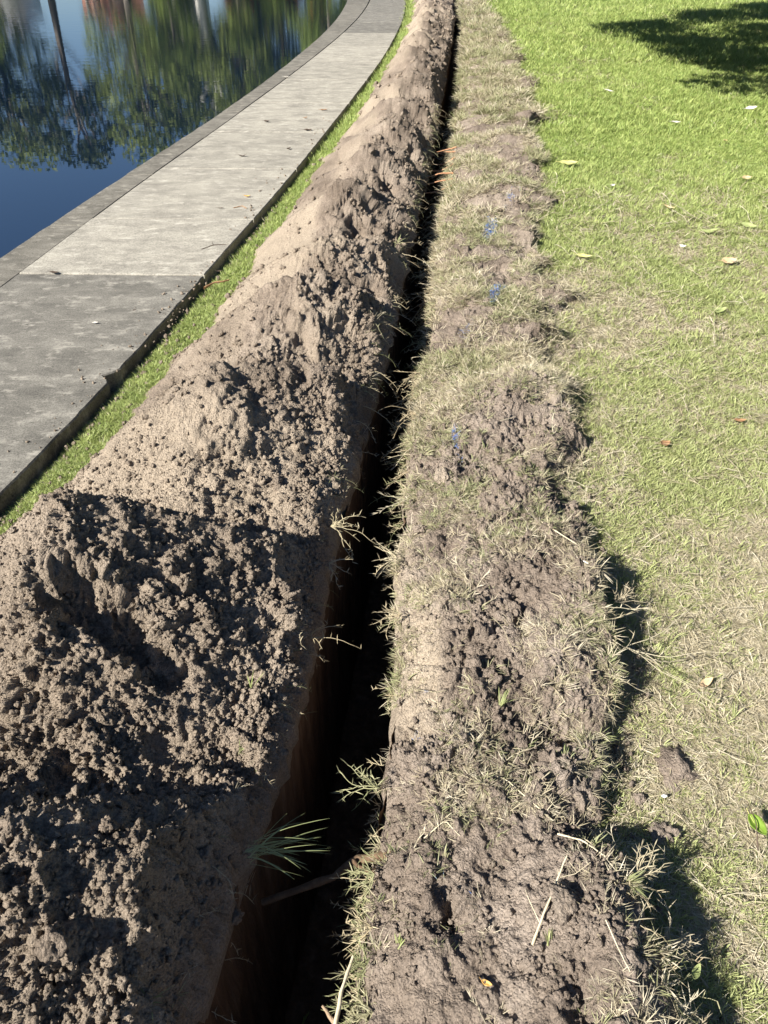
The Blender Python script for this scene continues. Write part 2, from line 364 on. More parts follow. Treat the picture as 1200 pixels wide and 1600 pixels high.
def clods(X, Y, amt, s0=0):
    """height of rounded lumps at several sizes, 0..amt"""
    t = 0
    for (sc, h, th, s) in ((19, .020, .76, 1), (42, .012, .62, 2), (84, .0075, .36, 3), (150, .0048, .12, 4)):
        wx = X * sc + .7 * fbm(X * sc * 1.6, Y * sc * 1.6, 70 + s, 3, .65); wy = Y * sc + .7 * fbm(X * sc * 1.6 + 9, Y * sc * 1.6, 80 + s, 3, .65)
        d, r = worley(wx, wy, s0 + s * 31)
        on = (r > th)
        dome = np.sqrt(np.clip(1 - (d / (.42 + .22 * r)) ** 2, 0, 1))
        t = t + on * dome * h * (.45 + .75 * r) * sstep(1.3, .5, np.minimum(.07, .00125 * (Y * Y + 2.2) / 1.6) * sc)
    return t * amt
def displaced(X, Y, zf, clodf, ny, nx, extra=None):
    Z = zf(X, Y)
    P = np.stack([X, Y, Z], -1)
    du = np.gradient(P, axis=1); dv = np.gradient(P, axis=0)
    n = np.cross(du, dv); n /= np.linalg.norm(n, axis=-1, keepdims=True) + 1e-9
    c = clodf(X, Y)
    # use arc-length along the slope so lumps keep their shape on steep parts
    return P + n * c[..., None], n, c
ys = np.concatenate([[-3, -1, -.3, 0], rows(.25, 34, 1.0, .0036), [36, 40, 46, 55]])
ts = np.concatenate([np.linspace(0, .87, 300), np.linspace(.87, 1, 101)[1:]])
Yg, Tg = np.meshgrid(ys, ts, indexing='ij')
fo = footL(Yg) - .10; Xg = fo + Tg * (lipL(Yg) + .012 - fo)
smooth_side = lambda X, Y: sstep(-.02, .25, (X - (footL(Y) + .42 * (lipL(Y) - footL(Y)))) / 1.0)
def heap_clod(X, Y):
    near = sstep(9, 3, Y)
    rr = smooth_side(X, Y)
    patch = sstep(-.25, .25, fbm(X * 2.4, Y * 2.4, 91, 3))
    front = sstep(1.9, 1.5, Y)
    a = .10 + .62 * rr * (.35 + .85 * patch) + .16 * front * patch * (.4 + rr) + .07 * patch + .35 * sstep(.12, .02, lipL(Y) - X)
    a = a * (1 - .78 * sstep(1.75, 1.85, Y) * sstep(2.5, 2.3, Y))
    nearlip = sstep(.0, .10, lipL(Y) - X)
    rid = .05 * (1 - 2 * np.abs(fbm(X * 3.4 + Y * 1.2, Y * 3.6 - X, 94, 4))) * rr * sstep(1.7, 2.3, Y)
    big = rid - .02 * rr + .050 * np.abs(fbm(X * 7, Y * 7, 95, 5, .6)) * (.3 + .9 * rr) * sstep(14, 5, Y) + (.05 * fbm(X * 2.2, Y * 1.4, 99, 3) + .045 * fbm(X * 6, Y * 5, 98, 3)) * sstep(4, 9, Y)
    fine = .009 * fbm(X * 55, Y * 55, 97, 3, .7) * sstep(6, 2.5, Y)
    a = a * (1 - .75 * np.exp(-((Y - 1.62) / .11) ** 2)); big = big * (1 - .6 * np.exp(-((Y - 1.62) / .11) ** 2))
    return (clods(X, Y, a) * (.75 + .25 * nearlip) + big - .012 + fine * (1)) * 1.0
P, nrm, cl = displaced(Xg, Yg, heap_base, heap_clod, len(ys), len(ts))
wob = .010 + .022 * fbm(ys * 7, ys * 0, 63, 3) + .012 * fbm(ys * 31, ys * 0, 64, 2)
P[:, -1, 2] = -.09; P[:, -1, 0] = lipL(ys) - .003; P[:, -2, 2] = -.03 + .02 * fbm(ys * 25, ys * 0, 65, 2); P[:, -2, 0] = lipL(ys) + wob
P[:, -3, 0] = lipL(ys) + wob * .8; P[:, -3, 2] = np.maximum(P[:, -3, 2] * .6, .0)
sand = (.45 + .4 * sstep(.0, .3, fbm(Xg * .9, Yg * .7, 107, 3))) * sstep(.02, .3, fbm(Xg * 1.3, Yg * 1.0, 101, 3) + .55 * sstep(.5, -.2, smooth_side(Xg, Yg)) - .15) * .95
sand = np.maximum(sand, .75 * sstep(1.72, 1.9, Yg) * sstep(2.5, 2.15, Yg + .2 * fbm(Xg * 5, Yg * 5, 103, 2)))
sand = np.clip(sand * sstep(1.2, 1.9, Yg) + .42 * sstep(2.2, 1.0, Yg), 0, 1)
HEAPP = P
heap = mobj('soil_heap', P.reshape(-1, 3), grid_faces(len(ys), len(ts)), M['heap'], cols={'sand': sand.ravel()})
tag(heap, 'long ridge of excavated sandy brown soil heaped between grass verge and trench', 'soil heap')
HY, HT = ys, ts
def heap_point(x, y):
    """nearest surface vertex of the heap with its normal"""
    i = int(np.argmin(np.abs(HY - y))); row = HEAPP[i]; j = int(np.argmin(np.abs(row[:, 0] - x)))
    return HEAPP[i, j], nrm[i, j]

# ------------------------------------------------------------ turf bank right of the trench
ys = np.concatenate([[-3, -1, -.3, 0], rows(.25, 34, 1.05, .0042), [36, 40, 46, 55]])
ts = np.linspace(0, 1, 210)
Yg, Tg = np.meshgrid(ys, ts, indexing='ij')
def bank_edge(Y): return bankE(Y) - .035 * np.exp(-((Y - 1.0) / .14) ** 2) + (1 - .7 * np.exp(-((Y - 1.0) / .2) ** 2)) * (.09 * fbm(Y * 2.6, Y * 0, 111, 2) + .06 * fbm(Y * 8, Y * 0, 113, 3)) * (1 + .08 * np.clip(Y, 0, 12))
def lip_edge(Y): return lipR(Y) + .012 * fbm(Y * 4, Y * 0, 115, 3) + .01 * fbm(Y * 17, Y * 0, 116, 2)
HUMPS = [(.40, .58, .12, .15), (.38, .34, .11, .14), (.62, 1.0, .035, .1), (.50, 1.28, .10, .16), (.60, 1.52, .09, .14), (.35, 1.55, .05, .25), (.42, 1.98, .055, .16), (.62, 2.3, .05, .16), (.60, 2.72, .13, .17),
         (.45, 2.55, .07, .17), (.75, 3.35, .07, .16), (.55, 3.7, .04, .2), (.82, 4.0, .05, .16), (.92, 4.8, .07, .2), (1.0, 5.7, .06, .25), (1.22, 6.5, .08, .25), (1.3, 7.5, .08, .3), (1.5, 8.4, .1, .3), (1.6, 9.6, .07, .35), (1.9, 11.2, .1, .4), (2.1, 13, .08, .5), (2.3, 15.5, .1, .6)]
def bank_base(X, Y):
    l = lip_edge(Y); e = bank_edge(Y); t = (X - l) / (e - l)
    z = (.055 + .03 * sstep(2.2, .5, Y) + .012 * sstep(3, 8, Y) - .03 * np.exp(-((Y - 1.0) / .15) ** 2 - ((X - .6) / .15) ** 2)) * sstep(0, .3, t) * (1 - .15 * t) + .012
    for (hx, hy, h, r) in HUMPS:
        d2 = ((X - hx) ** 2 + ((Y - hy) / 1.05) ** 2) / (r * r); z = z + h * .8 * np.exp(-d2 * 1.1)
    z = z + .034 * fbm(X * 5.5, Y * 5.5, 121, 4) * sstep(0, .25, t)
    e_in = e - X
    ew = .026 + .15 * sstep(-.12, .12, fbm(Y * 2.3, Y * 0 + 4, 127, 2)) * sstep(1.0, 1.2, Y) * (1 - np.exp(-((Y - 1.5) / .16) ** 2))
    z = z * sstep(-.0, 1, e_in / ew) - .03 * sstep(.02, -.02, e_in)
    z = z - .05 * sstep(.03, 0, X - l)
    # hollows torn out of the bank
    for (hx, hy, h, rx, ry) in [(.50, .83, .10, .12, .05), (.43, 1.08, .07, .10, .045), (.37, 1.42, .04, .02, .12), (.34, .98, .06, .018, .03), (.13, .64, .05, .03, .03), (.60, 2.07, .06, .03, .10), (.52, 2.3, .05, .03, .08), (.58, 2.48, .05, .08, .035), (.34, .46, .05, .03, .07), (.2, 1.75, .04, .03, .03), (.83, 3.55, .04, .07, .08), (.86, 4.5, .07, .08, .05), (.80, 3.75, .07, .05, .05), (.66, 2.62, .08, .10, .03), (1.42, 7.6, .09, .12, .12), (1.2, 6.0, .08, .1, .08), (1.1, 5.3, .07, .1, .06), (.62, 4.2, .05, .12, .04), (.45, 3.2, .05, .12, .03), (1.7, 9.6, .09, .15, .2), (1.0, 6.8, .06, .2, .07), (1.9, 11.6, .1, .2, .25)]:
        z = z - h * np.exp(-(((X - hx) / rx) ** 2 + ((Y - hy) / ry) ** 2))
    return z
# rows: lip hangs 5 cm down inside the trench, the outer edge is undercut by the clod displacement
lx = lip_edge(Yg); ex = bank_edge(Yg) + .05; Xg = lx + Tg * (ex - lx)
soilness = lambda X, Y: sstep(3.1, 2.0, Y + .5 * fbm(X * 3, Y * 3, 131, 3))
def bank_clod(X, Y):
    so = soilness(X, Y); patch = sstep(-.3, .3, fbm(X * 4, Y * 4, 133, 3))
    t = sstep(0, .06, X - lip_edge(Y))
    return (clods(X, Y, .3 + .65 * so * patch, 500) + .034 * np.abs(fbm(X * 12, Y * 12, 137, 5, .6)) * sstep(14, 5, Y) + .006 * fbm(X * 70, Y * 70, 139, 3) * sstep(6, 2.5, Y)) * t - .006
P, nrmB, clB = displaced(Xg, Yg, bank_base, bank_clod, len(ys), len(ts))
P[:, 0, 2] = -.05; P[:, 0, 0] = lip_edge(ys) + .012
sandB = sstep(.1, .4, fbm(Xg * 3, Yg * 1.5, 143, 3) + .4 * np.exp(-((Xg - .10) / .07) ** 2 - ((Yg - 1.30) / .3) ** 2)) * .9
sandB = np.clip(sandB * .6 * (1 - .6 * sstep(.1, .4, Xg)) + .42 * np.exp(-((Xg - .11) / .06) ** 2 - ((Yg - 1.35) / .25) ** 2), 0, 1)
BANKP = P; BY = ys
bank = mobj('turf_bank', P.reshape(-1, 3), grid_faces(len(ys), len(ts)), M['bank'], cols={'sand': sandB.ravel()})
tag(bank, 'low uneven bank of dark torn turf and soil along the right side of the trench', 'soil bank')
def bank_point(x, y):
    i = int(np.argmin(np.abs(BY - y))); row = BANKP[i]; j = int(np.argmin(np.abs(row[:, 0] - x)))
    return BANKP[i, j], nrmB[i, j]
def surf(x, y):
    """z of whatever lies on top at x, y"""
    if pathR(y) > x: return 0.0
    if x < float(lipL(y)):
        p, _ = heap_point(x, y); z = p[2] if x > footL(y) - .08 else -9
        return max(z, STRIP_Z)
    if x < float(lipR(y)): return -DEP
    if x < float(bank_edge(np.array([y]))[0]): return bank_point(x, y)[0][2]
    return float(lawn_z(np.array([x]), np.array([y]))[0])

# ------------------------------------------------------------ concrete path, kerb, wall, water
def prism(name, outline, z0, z1, m, parent, bev=.006, jag=None):
    o = np.array(outline); n = len(o); c = o.mean(0)
    d = o - np.roll(o, 1, 0); d2 = np.roll(o, -1, 0) - o
    def nn(v): q = np.stack([v[:, 1], -v[:, 0]], 1); return q / (np.linalg.norm(q, axis=1, keepdims=True) + 1e-9)
    nm = nn(d) + nn(d2); nm /= (np.linalg.norm(nm, axis=1, keepdims=True) + 1e-9)
    if ((nm * (o - c)).sum() < 0): nm = -nm
    top = np.c_[o - nm * bev, np.full(n, z1)]; mid = np.c_[o, np.full(n, z1 - bev)]; bot = np.c_[o, np.full(n, z0)]
    V = np.r_[top, mid, bot]
    me = bpy.data.meshes.new(name); F = [tuple(range(n))]
    for k in range(2):
        for i in range(n):
            j = (i + 1) % n; F.append((k * n + i, (k + 1) * n + i, (k + 1) * n + j, k * n + j))
    me.from_pydata([tuple(v) for v in V], [], F); me.materials.append(m); me.update()
    import bmesh
    bm = bmesh.new(); bm.from_mesh(me); bmesh.ops.triangulate(bm, faces=[f for f in bm.faces if len(f.verts) > 4]); bmesh.ops.recalc_face_normals(bm, faces=bm.faces); bm.to_mesh(me); bm.free()
    return link(bpy.data.objects.new(name, me), parent)
pave = empty('pavement'); pave['kind'] = 'structure'
joints = [-3, 1.2, 4.28, 5.35, 6.75, 8.2, 9.8, 11.5, 13.3, 15.2, 17.3, 19.3, 21.5, 23.9, 26.5, 29.5, 33, 37, 42, 48, 55]
def skew(y, s): return y + s
for k in range(len(joints) - 1):
    a, b = joints[k], joints[k + 1]; g = .005 + .0006 * a if a > 4 else .005
    n = max(8, int((b - a) / .035)) if a < 12 else 14
    yr = np.linspace(a + g, b - g, n)
    xr = pathR(yr) + .004 * fbm(yr * 6, yr * 0, 151, 3) + .005 * np.minimum(0, fbm(yr * 22, yr * 0, 153, 2))
    if a <= 3.05 <= b:
        xr = xr - .055 * np.exp(-((yr - 3.04) / .035) ** 4)              # the broken corner
    yl = np.linspace(b - g, a + g, max(4, n // 4)); xl = slabL(yl) + g * 1.2
    # joints run a little askew: the lake side lies slightly farther away
    out = [(x, y_) for x, y_ in zip(xr, yr)] + [(x, y_ + .03) for x, y_ in zip(xl, yl)]
    s = prism('slab', out, -.12, .0 + (.004 if a == 4.28 else 0), M['conc_dark'] if (b < 4.5 or a > 16) else M['conc'], pave)
    if b < 4.5 and b > 4: s['label'] = 'darker near slab with a broken chip in its right edge'
kerb = empty('lake_edge_kerb'); kerb['kind'] = 'structure'
kj = [-3, .3, 2.2, 4.0, 5.25, 6.6, 8.0, 9.3, 10.8, 12.4, 14, 15.8, 17.6, 19.6, 22, 24.5, 27.5, 31, 35, 40, 47, 55]
for k in range(len(kj) - 1):
    a, b = kj[k], kj[k + 1]; n = max(6, int((b - a) / .12)) if a < 12 else 8
    yr = np.linspace(a + .006, b - .006, n); xr = slabL(yr) - .006
    yl = yr[::-1]; xl = copL(yl) + .008 * fbm(yl * 9, yl * 0, 161, 3)
    prism('coping_stone', list(zip(xr, yr)) + list(zip(xl, yl)), -.16, -.004 - .004 * random.random(), M['coping'], kerb)
yy = np.linspace(-3, 60, 90)
V = np.concatenate([np.stack([copL(yy) + .03, yy, np.full(90, -.15)], 1), np.stack([copL(yy) + .03, yy, np.full(90, -1.5)], 1), np.stack([pathR(yy) + .0, yy, np.full(90, -.122)], 1), np.stack([copL(yy) + .03, yy, np.full(90, -.152)], 1)])
Fw = np.concatenate([np.stack([np.arange(89), np.arange(1, 90), np.arange(1, 90) + 90, np.arange(89) + 90], 1), np.stack([np.arange(89) + 180, np.arange(1, 90) + 180, np.arange(1, 90) + 270, np.arange(89) + 270], 1)])
mobj('retaining_wall', V, Fw, M['coping'], smooth=False)['kind'] = 'structure'
def water_mat():
    m, nt, p, out = mat('lake_water')
    p.inputs['Base Color'].default_value = (.003, .009, .022, 1); p.inputs['Roughness'].default_value = .015
    p.inputs['IOR'].default_value = 2.0; p.inputs['Specular IOR Level'].default_value = .8
    mp = N(nt, 'ShaderNodeMapping'); nt.links.new(pos(nt), mp.inputs[0]); mp.inputs['Scale'].default_value = (.55, 1.5, 1); mp.inputs['Rotation'].default_value = (0, 0, R(-12))
    sx = N(nt, 'ShaderNodeSeparateXYZ'); nt.links.new(pos(nt), sx.inputs[0])
    h = noise(nt, 3.0, 3, .5, mp.outputs[0]); h2 = noise(nt, 11, 2, .5, mp.outputs[0])
    ad = N(nt, 'ShaderNodeMath', operation='MULTIPLY_ADD'); nt.links.new(h2, ad.inputs[0]); ad.inputs[1].default_value = .3; nt.links.new(h, ad.inputs[2])
    b = bump(nt, p, ad.outputs[0], 1.0, .0036)
    nt.links.new(maprange(nt, sx.outputs[1], 8, 26, .05, .8), b.inputs['Strength'])
    return m
V = [(-400, -60, WATER_Z), (4, -60, WATER_Z), (4, 62, WATER_Z), (-400, 62, WATER_Z)]
# right shore follows the wall
yy = np.linspace(-60, 60, 60); shore = copL(np.clip(yy, -3, 60)) + .05
V = np.concatenate([np.stack([shore, yy, np.full(60, WATER_Z)], 1), np.stack([np.full(60, -400.), yy, np.full(60, WATER_Z)], 1)])
F = np.stack([np.arange(59), np.arange(1, 60), np.arange(1, 60) + 60, np.arange(59) + 60], 1)
mobj('lake_water', V, F, water_mat(), smooth=False)['kind'] = 'structure'
# far bank
gx = np.linspace(-400, 300, 60); gy = np.array([59.5, 60.2, 62, 66, 74, 90, 130, 250, 700.]); gz = np.array([-1.4, -.1, .35, .6, .9, 1.2, 1.6, 2, 2.])
X, Y = np.meshgrid(gx, gy); Z = np.repeat(gz[:, None], 60, 1) + .25 * fbm(X * .1, Y * .1, 171, 2) * (Y > 61)
mobj('far_bank', np.stack([X, Y, Z], -1).reshape(-1, 3), grid_faces(len(gy), 60), flat('far_grass', (.06, .09, .025), (.11, .14, .045), 1.5))['kind'] = 'structure'
# ------------------------------------------------------------ trees and houses across the lake (seen in the water)
def tube(pts, rad, sides=6):
    pts = np.array(pts, float); n = len(pts); rad = np.broadcast_to(np.array(rad, float), (n,))
    t = np.gradient(pts, axis=0); t /= np.linalg.norm(t, axis=1, keepdims=True) + 1e-9
    ref = np.array([.31, .17, .93]); 
    if abs(t.mean(0) @ ref) > .85: ref = np.array([.95, .2, .1])
    a = np.cross(t, ref); a /= np.linalg.norm(a, axis=1, keepdims=True) + 1e-9; b = np.cross(t, a)
    ang = np.linspace(0, 2 * np.pi, sides, endpoint=False)
    V = (pts[:, None] + rad[:, None, None] * (np.cos(ang)[None, :, None] * a[:, None] + np.sin(ang)[None, :, None] * b[:, None])).reshape(-1, 3)
    F = []
    for i in range(n - 1):
        for k in range(sides):
            F.append((i * sides + k, i * sides + (k + 1) % sides, (i + 1) * sides + (k + 1) % sides, (i + 1) * sides + k))
    return V, np.array(F, int)
class MB:
    def __init__(s): s.V = []; s.F = {}; s.n = 0; s.A = []
    def add(s, V, F, along=None):
        V = np.asarray(V, float); F = np.asarray(F, int); s.V.append(V); s.F.setdefault(F.shape[1], []).append(F + s.n); s.n += len(V)
        s.A.append(np.full(len(V), .6) if along is None else np.asarray(along, float))
    def tube(s, p, r, sides=5, along=None):
        V, F = tube(p, r, sides); s.add(V, F, None if along is None else np.repeat(along, sides))
    def box(s, x0, x1, y0, y1, z0, z1):
        V = [(x, y, z) for x in (x0, x1) for y in (y0, y1) for z in (z0, z1)]
        s.add(V, [(0, 1, 3, 2), (4, 6, 7, 5), (0, 4, 5, 1), (2, 3, 7, 6), (0, 2, 6, 4), (1, 5, 7, 3)])
    def mesh(s, name, m, smooth=True):
        return np_mesh(name, np.concatenate(s.V), [np.concatenate(f) for f in s.F.values()], m, smooth=smooth, cols={'along': np.concatenate(s.A)})
    def build(s, name, m, parent=None, smooth=True): return link(bpy.data.objects.new(name, s.mesh(name, m, smooth)), parent)
def foliage_mat(name, a, b, c):
    m, nt, p, out = mat(name)
    col = ramp(nt, noise(nt, 1.1, 4, .6), [(.3, a), (.5, b), (.7, c)])
    nt.links.new(col, p.inputs['Base Color']); p.inputs['Roughness'].default_value = .55
    tr = N(nt, 'ShaderNodeBsdfTranslucent'); nt.links.new(col, tr.inputs[0]); ms = N(nt, 'ShaderNodeMixShader'); ms.inputs[0].default_value = .3
    nt.links.new(p.outputs[0], ms.inputs[1]); nt.links.new(tr.outputs[0], ms.inputs[2]); nt.links.new(ms.outputs[0], out.inputs[0]); return m
FOL = [foliage_mat('foliage_olive', (.10, .13, .03), (.17, .21, .05), (.24, .28, .075)), foliage_mat('foliage_dark', (.03, .045, .015), (.055, .075, .022), (.09, .11, .03)), foliage_mat('foliage_light', (.13, .18, .045), (.21, .27, .07), (.28, .34, .1))]
BARK = [flat('grey_bark', (.10, .085, .07), (.2, .17, .14), 3), flat('pale_bark', (.62, .60, .55), (.75, .73, .68), 2)]
def leaves_mesh(name, centres, size, m, squash=.6):
    n = len(centres); d = rng.normal(size=(n, 3)); d /= np.linalg.norm(d, axis=1, keepdims=True); e = np.cross(d, rng.normal(size=(n, 3))); e /= np.linalg.norm(e, axis=1, keepdims=True)
    sz = size * rng.uniform(.5, 1.3, (n, 1)); a = d * sz; b = e * sz * squash * .5
    V = np.stack([centres - a * .5, centres + b, centres + a * .5, centres - b], 1).reshape(-1, 3); F = np.arange(n * 4).reshape(n, 4)
    return np_mesh(name, V, F, m, smooth=False)
def tree_meshes(h, cr, clumps, nleaf, size, fol, bark, low=.3, tr=.28, seed=1):
    r = np.random.default_rng(seed); tb = MB()
    lean = r.uniform(-.06, .06, 2)
    trunk = [(lean[0] * z * h + .1 * math.sin(z * 5 + seed), lean[1] * z * h, z * h * .8 - .4) for z in np.linspace(0, 1, 8)]
    tb.tube(trunk, np.linspace(tr, tr * .3, 8), 8); C = []
    for k in range(clumps):
        z = low + (1 - low) * (k + .5) / clumps; env = math.sin(math.pi * min(1, (z - low) / (1 - low) * .82 + .16)) ** .7
        az = k * 2.4 + r.uniform(-.4, .4); rr = cr * env * r.uniform(.35, .95)
        c = np.array([rr * math.cos(az), rr * math.sin(az), z * h * .97])
        t0 = np.array(trunk[min(7, max(1, int((z - .14) / .8 * 7)))]); C.append((c, cr * r.uniform(.26, .45)))
        tb.tube([t0, (t0 + c) / 2 + (0, 0, -.1 * cr * .3), c], [tr * .4, tr * .25, tr * .08], 5)
    pts = []
    for c, rad in C:
        q = r.normal(size=(nleaf // clumps, 3)); q /= np.linalg.norm(q, axis=1, keepdims=True); q *= r.uniform(.35, 1.0, (len(q), 1)) ** .5 * rad
        q[:, 2] *= .62; pts.append(q + c)
    return tb.mesh('trunk', bark), leaves_mesh('crown', np.concatenate(pts), size, fol)
KINDS = [tree_meshes(14, 5.2, 26, 5200, .42, FOL[0], BARK[0], .22, .38, 1), tree_meshes(12, 4.6, 22, 4800, .4, FOL[1], BARK[0], .3, .3, 2),
         tree_meshes(10, 3.6, 18, 6500, .36, FOL[2], BARK[0], .12, .25, 3), tree_meshes(16, 4.2, 20, 5000, .42, FOL[0], BARK[1], .42, .7, 4), tree_meshes(13, 4.2, 15, 3200, .4, FOL[1], BARK[0], .55, .32, 5)]
KN = ['broad olive green tree', 'dark leafy tree', 'bright green bushy tree', 'tall thick white trunked tree', 'thin dark sparse tree']
TREES = [(-38, 64, 0, 1.15), (-33, 66, 1, 1.12), (-28.6, 62.5, 2, .6), (-31, 70, 0, 1.15), (-25.2, 68, 4, 1.2), (-18.4, 64, 0, .98), (-17.6, 70, 1, 1.1), (-15.2, 63, 2, .8), (-13.2, 64, 3, .82), (-10.4, 63.5, 0, .85), (-11.6, 70, 1, 1.0),
         (-7.8, 64, 2, 1.08), (-5.2, 67, 0, .95), (-3.6, 61.5, 2, .9), (1, 65, 0, .95), (5, 64, 2, 1.0), (-44, 65, 1, 1.1), (-50, 66, 0, 1.1), (10, 66, 1, 1.1), (-58, 68, 0, 1.2)]
where = ['at the far left of the row', 'second in from the left end', 'at the water line left of the sky gap', 'behind the left bushes', 'standing alone in the sky gap', 'just right of the sky gap', 'behind the salmon house corner', 'in front of the houses', 'beside the cream house', 'right of the white trunk', 'behind the red roofed house',
         'low on the bank by the orange kiosk', 'right of the orange kiosk', 'nearest the curve of the path', 'beyond the curve of the path', 'right of the path end', 'outside the left bushes', 'well left of the houses', 'right end of the row', 'leftmost of the whole row']
for (x, y, k, s), w in zip(TREES, where):
    e = empty('park_tree', (x, y, .2), random.uniform(0, 6.28)); s *= .86; e.scale = (s, s, s)
    tag(e, f'{KN[k]} over the lake, {w}', 'tree', 'trees across the lake reflected in the water')
    for nm, me in zip(('trunk', 'crown'), KINDS[k]): link(bpy.data.objects.new(nm, me), e)
# low broad tree just outside the frame that shades the lawn
shade_tree = empty('fig_tree', (9.5, 11.3, 0)); tag(shade_tree, 'broad low fig tree beside the lawn, casting the dark leafy shade at upper right', 'tree')
r = np.random.default_rng(5); tb = MB(); trunk = [(0.1 * math.sin(z * 3), .05 * z, z * 4.0 - .1) for z in np.linspace(0, 1, 7)]
tb.tube(trunk, np.linspace(.5, .3, 7), 10); pts = []
for k in range(230):
    az = k * 2.4; rr = 8.6 * math.sqrt((k + .5) / 230) * r.uniform(.93, 1.05); zc = 3.0 + 3.5 * (1 - (rr / 8.6) ** 2) * r.uniform(.2, 1) + r.uniform(-.5, .3)
    c = np.array([rr * math.cos(az), rr * 1.25 * math.sin(az), max(1.9, zc)])
    tb.tube([(0, 0, 2.6), (c[0] * .5, c[1] * .5, c[2] * .6 + 1.4), c], [.14, .08, .02], 5)
    q = r.normal(size=(560, 3)); q /= np.linalg.norm(q, axis=1, keepdims=True); q *= r.uniform(.1, 1, (560, 1)) ** .45 * r.uniform(.7, 1.15); q[:, 2] *= .5; pts.append(q + c)
tb.build('trunk', BARK[0], shade_tree)
link(bpy.data.objects.new('crown', leaves_mesh('crown', np.concatenate(pts), .2, FOL[1])), shade_tree)

glass = flat('dark_glass', (.02, .025, .03), (.03, .04, .05), 5, .1, 0)
def house(name, label, x, y, w, d, h, wall_c, roof_c, storeys=1, rh=1.4):
    e = empty(name, (x, y, .4)); tag(e, label, 'house', 'houses across the lake reflected in the water')
    wm = flat(name + '_render', tuple(c * .9 for c in wall_c), wall_c, 2); rm = flat(name + '_roofing', tuple(c * .8 for c in roof_c), roof_c, 3)
    b = MB(); b.box(-w / 2, w / 2, 0, d, 0, h); b.build('wall', wm, e, False)
    o = .4; V = [(-w / 2 - o, -o, h), (w / 2 + o, -o, h), (w / 2 + o, d + o, h), (-w / 2 - o, d + o, h), (-w / 2 + d * .25, d / 2, h + rh), (w / 2 - d * .25, d / 2, h + rh)]
    b = MB(); b.add(V, [(0, 1, 5, 4), (2, 3, 4, 5)]); b.add(V, [(1, 2, 5), (3, 0, 4)]); b.add([(v[0], v[1], h - .12) for v in V[:4]] , [(0, 3, 2, 1)]); b.build('roof', rm, e, False)
    n = max(2, int(w / 2.4))
    for s in range(storeys):
        for k in range(n):
            cx = -w / 2 + w * (k + .5) / n; z0 = .9 + s * 2.8
            if s == 0 and k == n // 2:
                b = MB(); b.box(cx - .45, cx + .45, -.06, .02, .02, 2.1); b.build('door', flat('door_paint', (.12, .08, .06), (.16, .1, .07), 3), e, False); continue
            b = MB(); b.box(cx - .6, cx + .6, -.05, .02, z0, z0 + 1.2); f = b.build('window', M['white'], e, False)
            b = MB(); b.box(cx - .52, cx + .52, -.07, -.03, z0 + .08, z0 + 1.12); b.build('pane', glass, f, False)
house('salmon_house', 'salmon pink rendered house with red roof across the lake, seen only in the water', -23.8, 76, 3.6, 6, 3.0, (.75, .38, .28), (.42, .14, .08), 1)
house('cream_house', 'cream two storey house across the lake, seen only in the water', -18.2, 78, 3.6, 6, 5.6, (.8, .77, .62), (.2, .2, .2), 2)
house('brick_house', 'long low house with orange red roof across the lake, seen only in the water', -10, 73, 6.0, 5, 1.9, (.6, .25, .14), (.66, .16, .06), 1, 1.2)
house('ochre_kiosk', 'small ochre kiosk on the bank near the curve of the path', -5.4, 71, 1.4, 2, 4.0, (.78, .48, .14), (.3, .2, .1), 1, .5)
house('white_house', 'white house with grey roof behind the trees at the left end of the bank', -37, 82, 6.5, 6, 4.0, (.8, .8, .8), (.3, .32, .36), 1)

# ------------------------------------------------------------ grass: library meshes and scatters
def blade(mb, base, d, L, w, droop, segs=3, up=(0, 0, 1)):
    """one tapered bent blade; d unit lean direction"""
    base = np.array(base, float); d = np.array(d, float); d /= np.linalg.norm(d) + 1e-9
    side = np.cross(d, (0.13, .21, 1.)); side /= np.linalg.norm(side) + 1e-9
    side = side * math.cos(0.5) + np.cross(side, d) * math.sin(random.uniform(-.6, .6))
    P = [base]; dd = d.copy()
    for k in range(segs): P.append(P[-1] + dd * L / segs); dd = dd + np.array([d[0] * .25, d[1] * .25, -droop]); dd /= np.linalg.norm(dd)
    V = []; al = []
    for k, p in enumerate(P[:-1]):
        ww = w * (1 - .25 * k / segs) * .5; V += [p - side * ww, p + side * ww]; al += [k / segs] * 2
    V.append(P[-1]); al.append(1.)
    Fq = [(2 * k, 2 * k + 1, 2 * k + 3, 2 * k + 2) for k in range(segs - 1)]; n = len(V)
    V = np.array(V); mb.V.append(V); mb.A.append(np.array(al)); mb.F.setdefault(4, []).append(np.array(Fq, int) + mb.n); mb.F.setdefault(3, []).append(np.array([(n - 3, n - 2, n - 1)]) + mb.n); mb.n += n
def tuft(nb, L, w, tilt, spread, droop, segs=3):
    b = MB()
    for _ in range(nb):
        az = random.uniform(0, 6.283); t = random.uniform(*tilt); rr = spread * math.sqrt(random.random())
        a2 = az + random.uniform(-1, 1)
        blade(b, (rr * math.cos(a2), rr * math.sin(a2), -.002), (math.sin(t) * math.cos(az), math.sin(t) * math.sin(az), math.cos(t)), L * random.uniform(.5, 1.25), w * random.uniform(.7, 1.2), droop * random.uniform(.3, 1.4), segs)
    return b
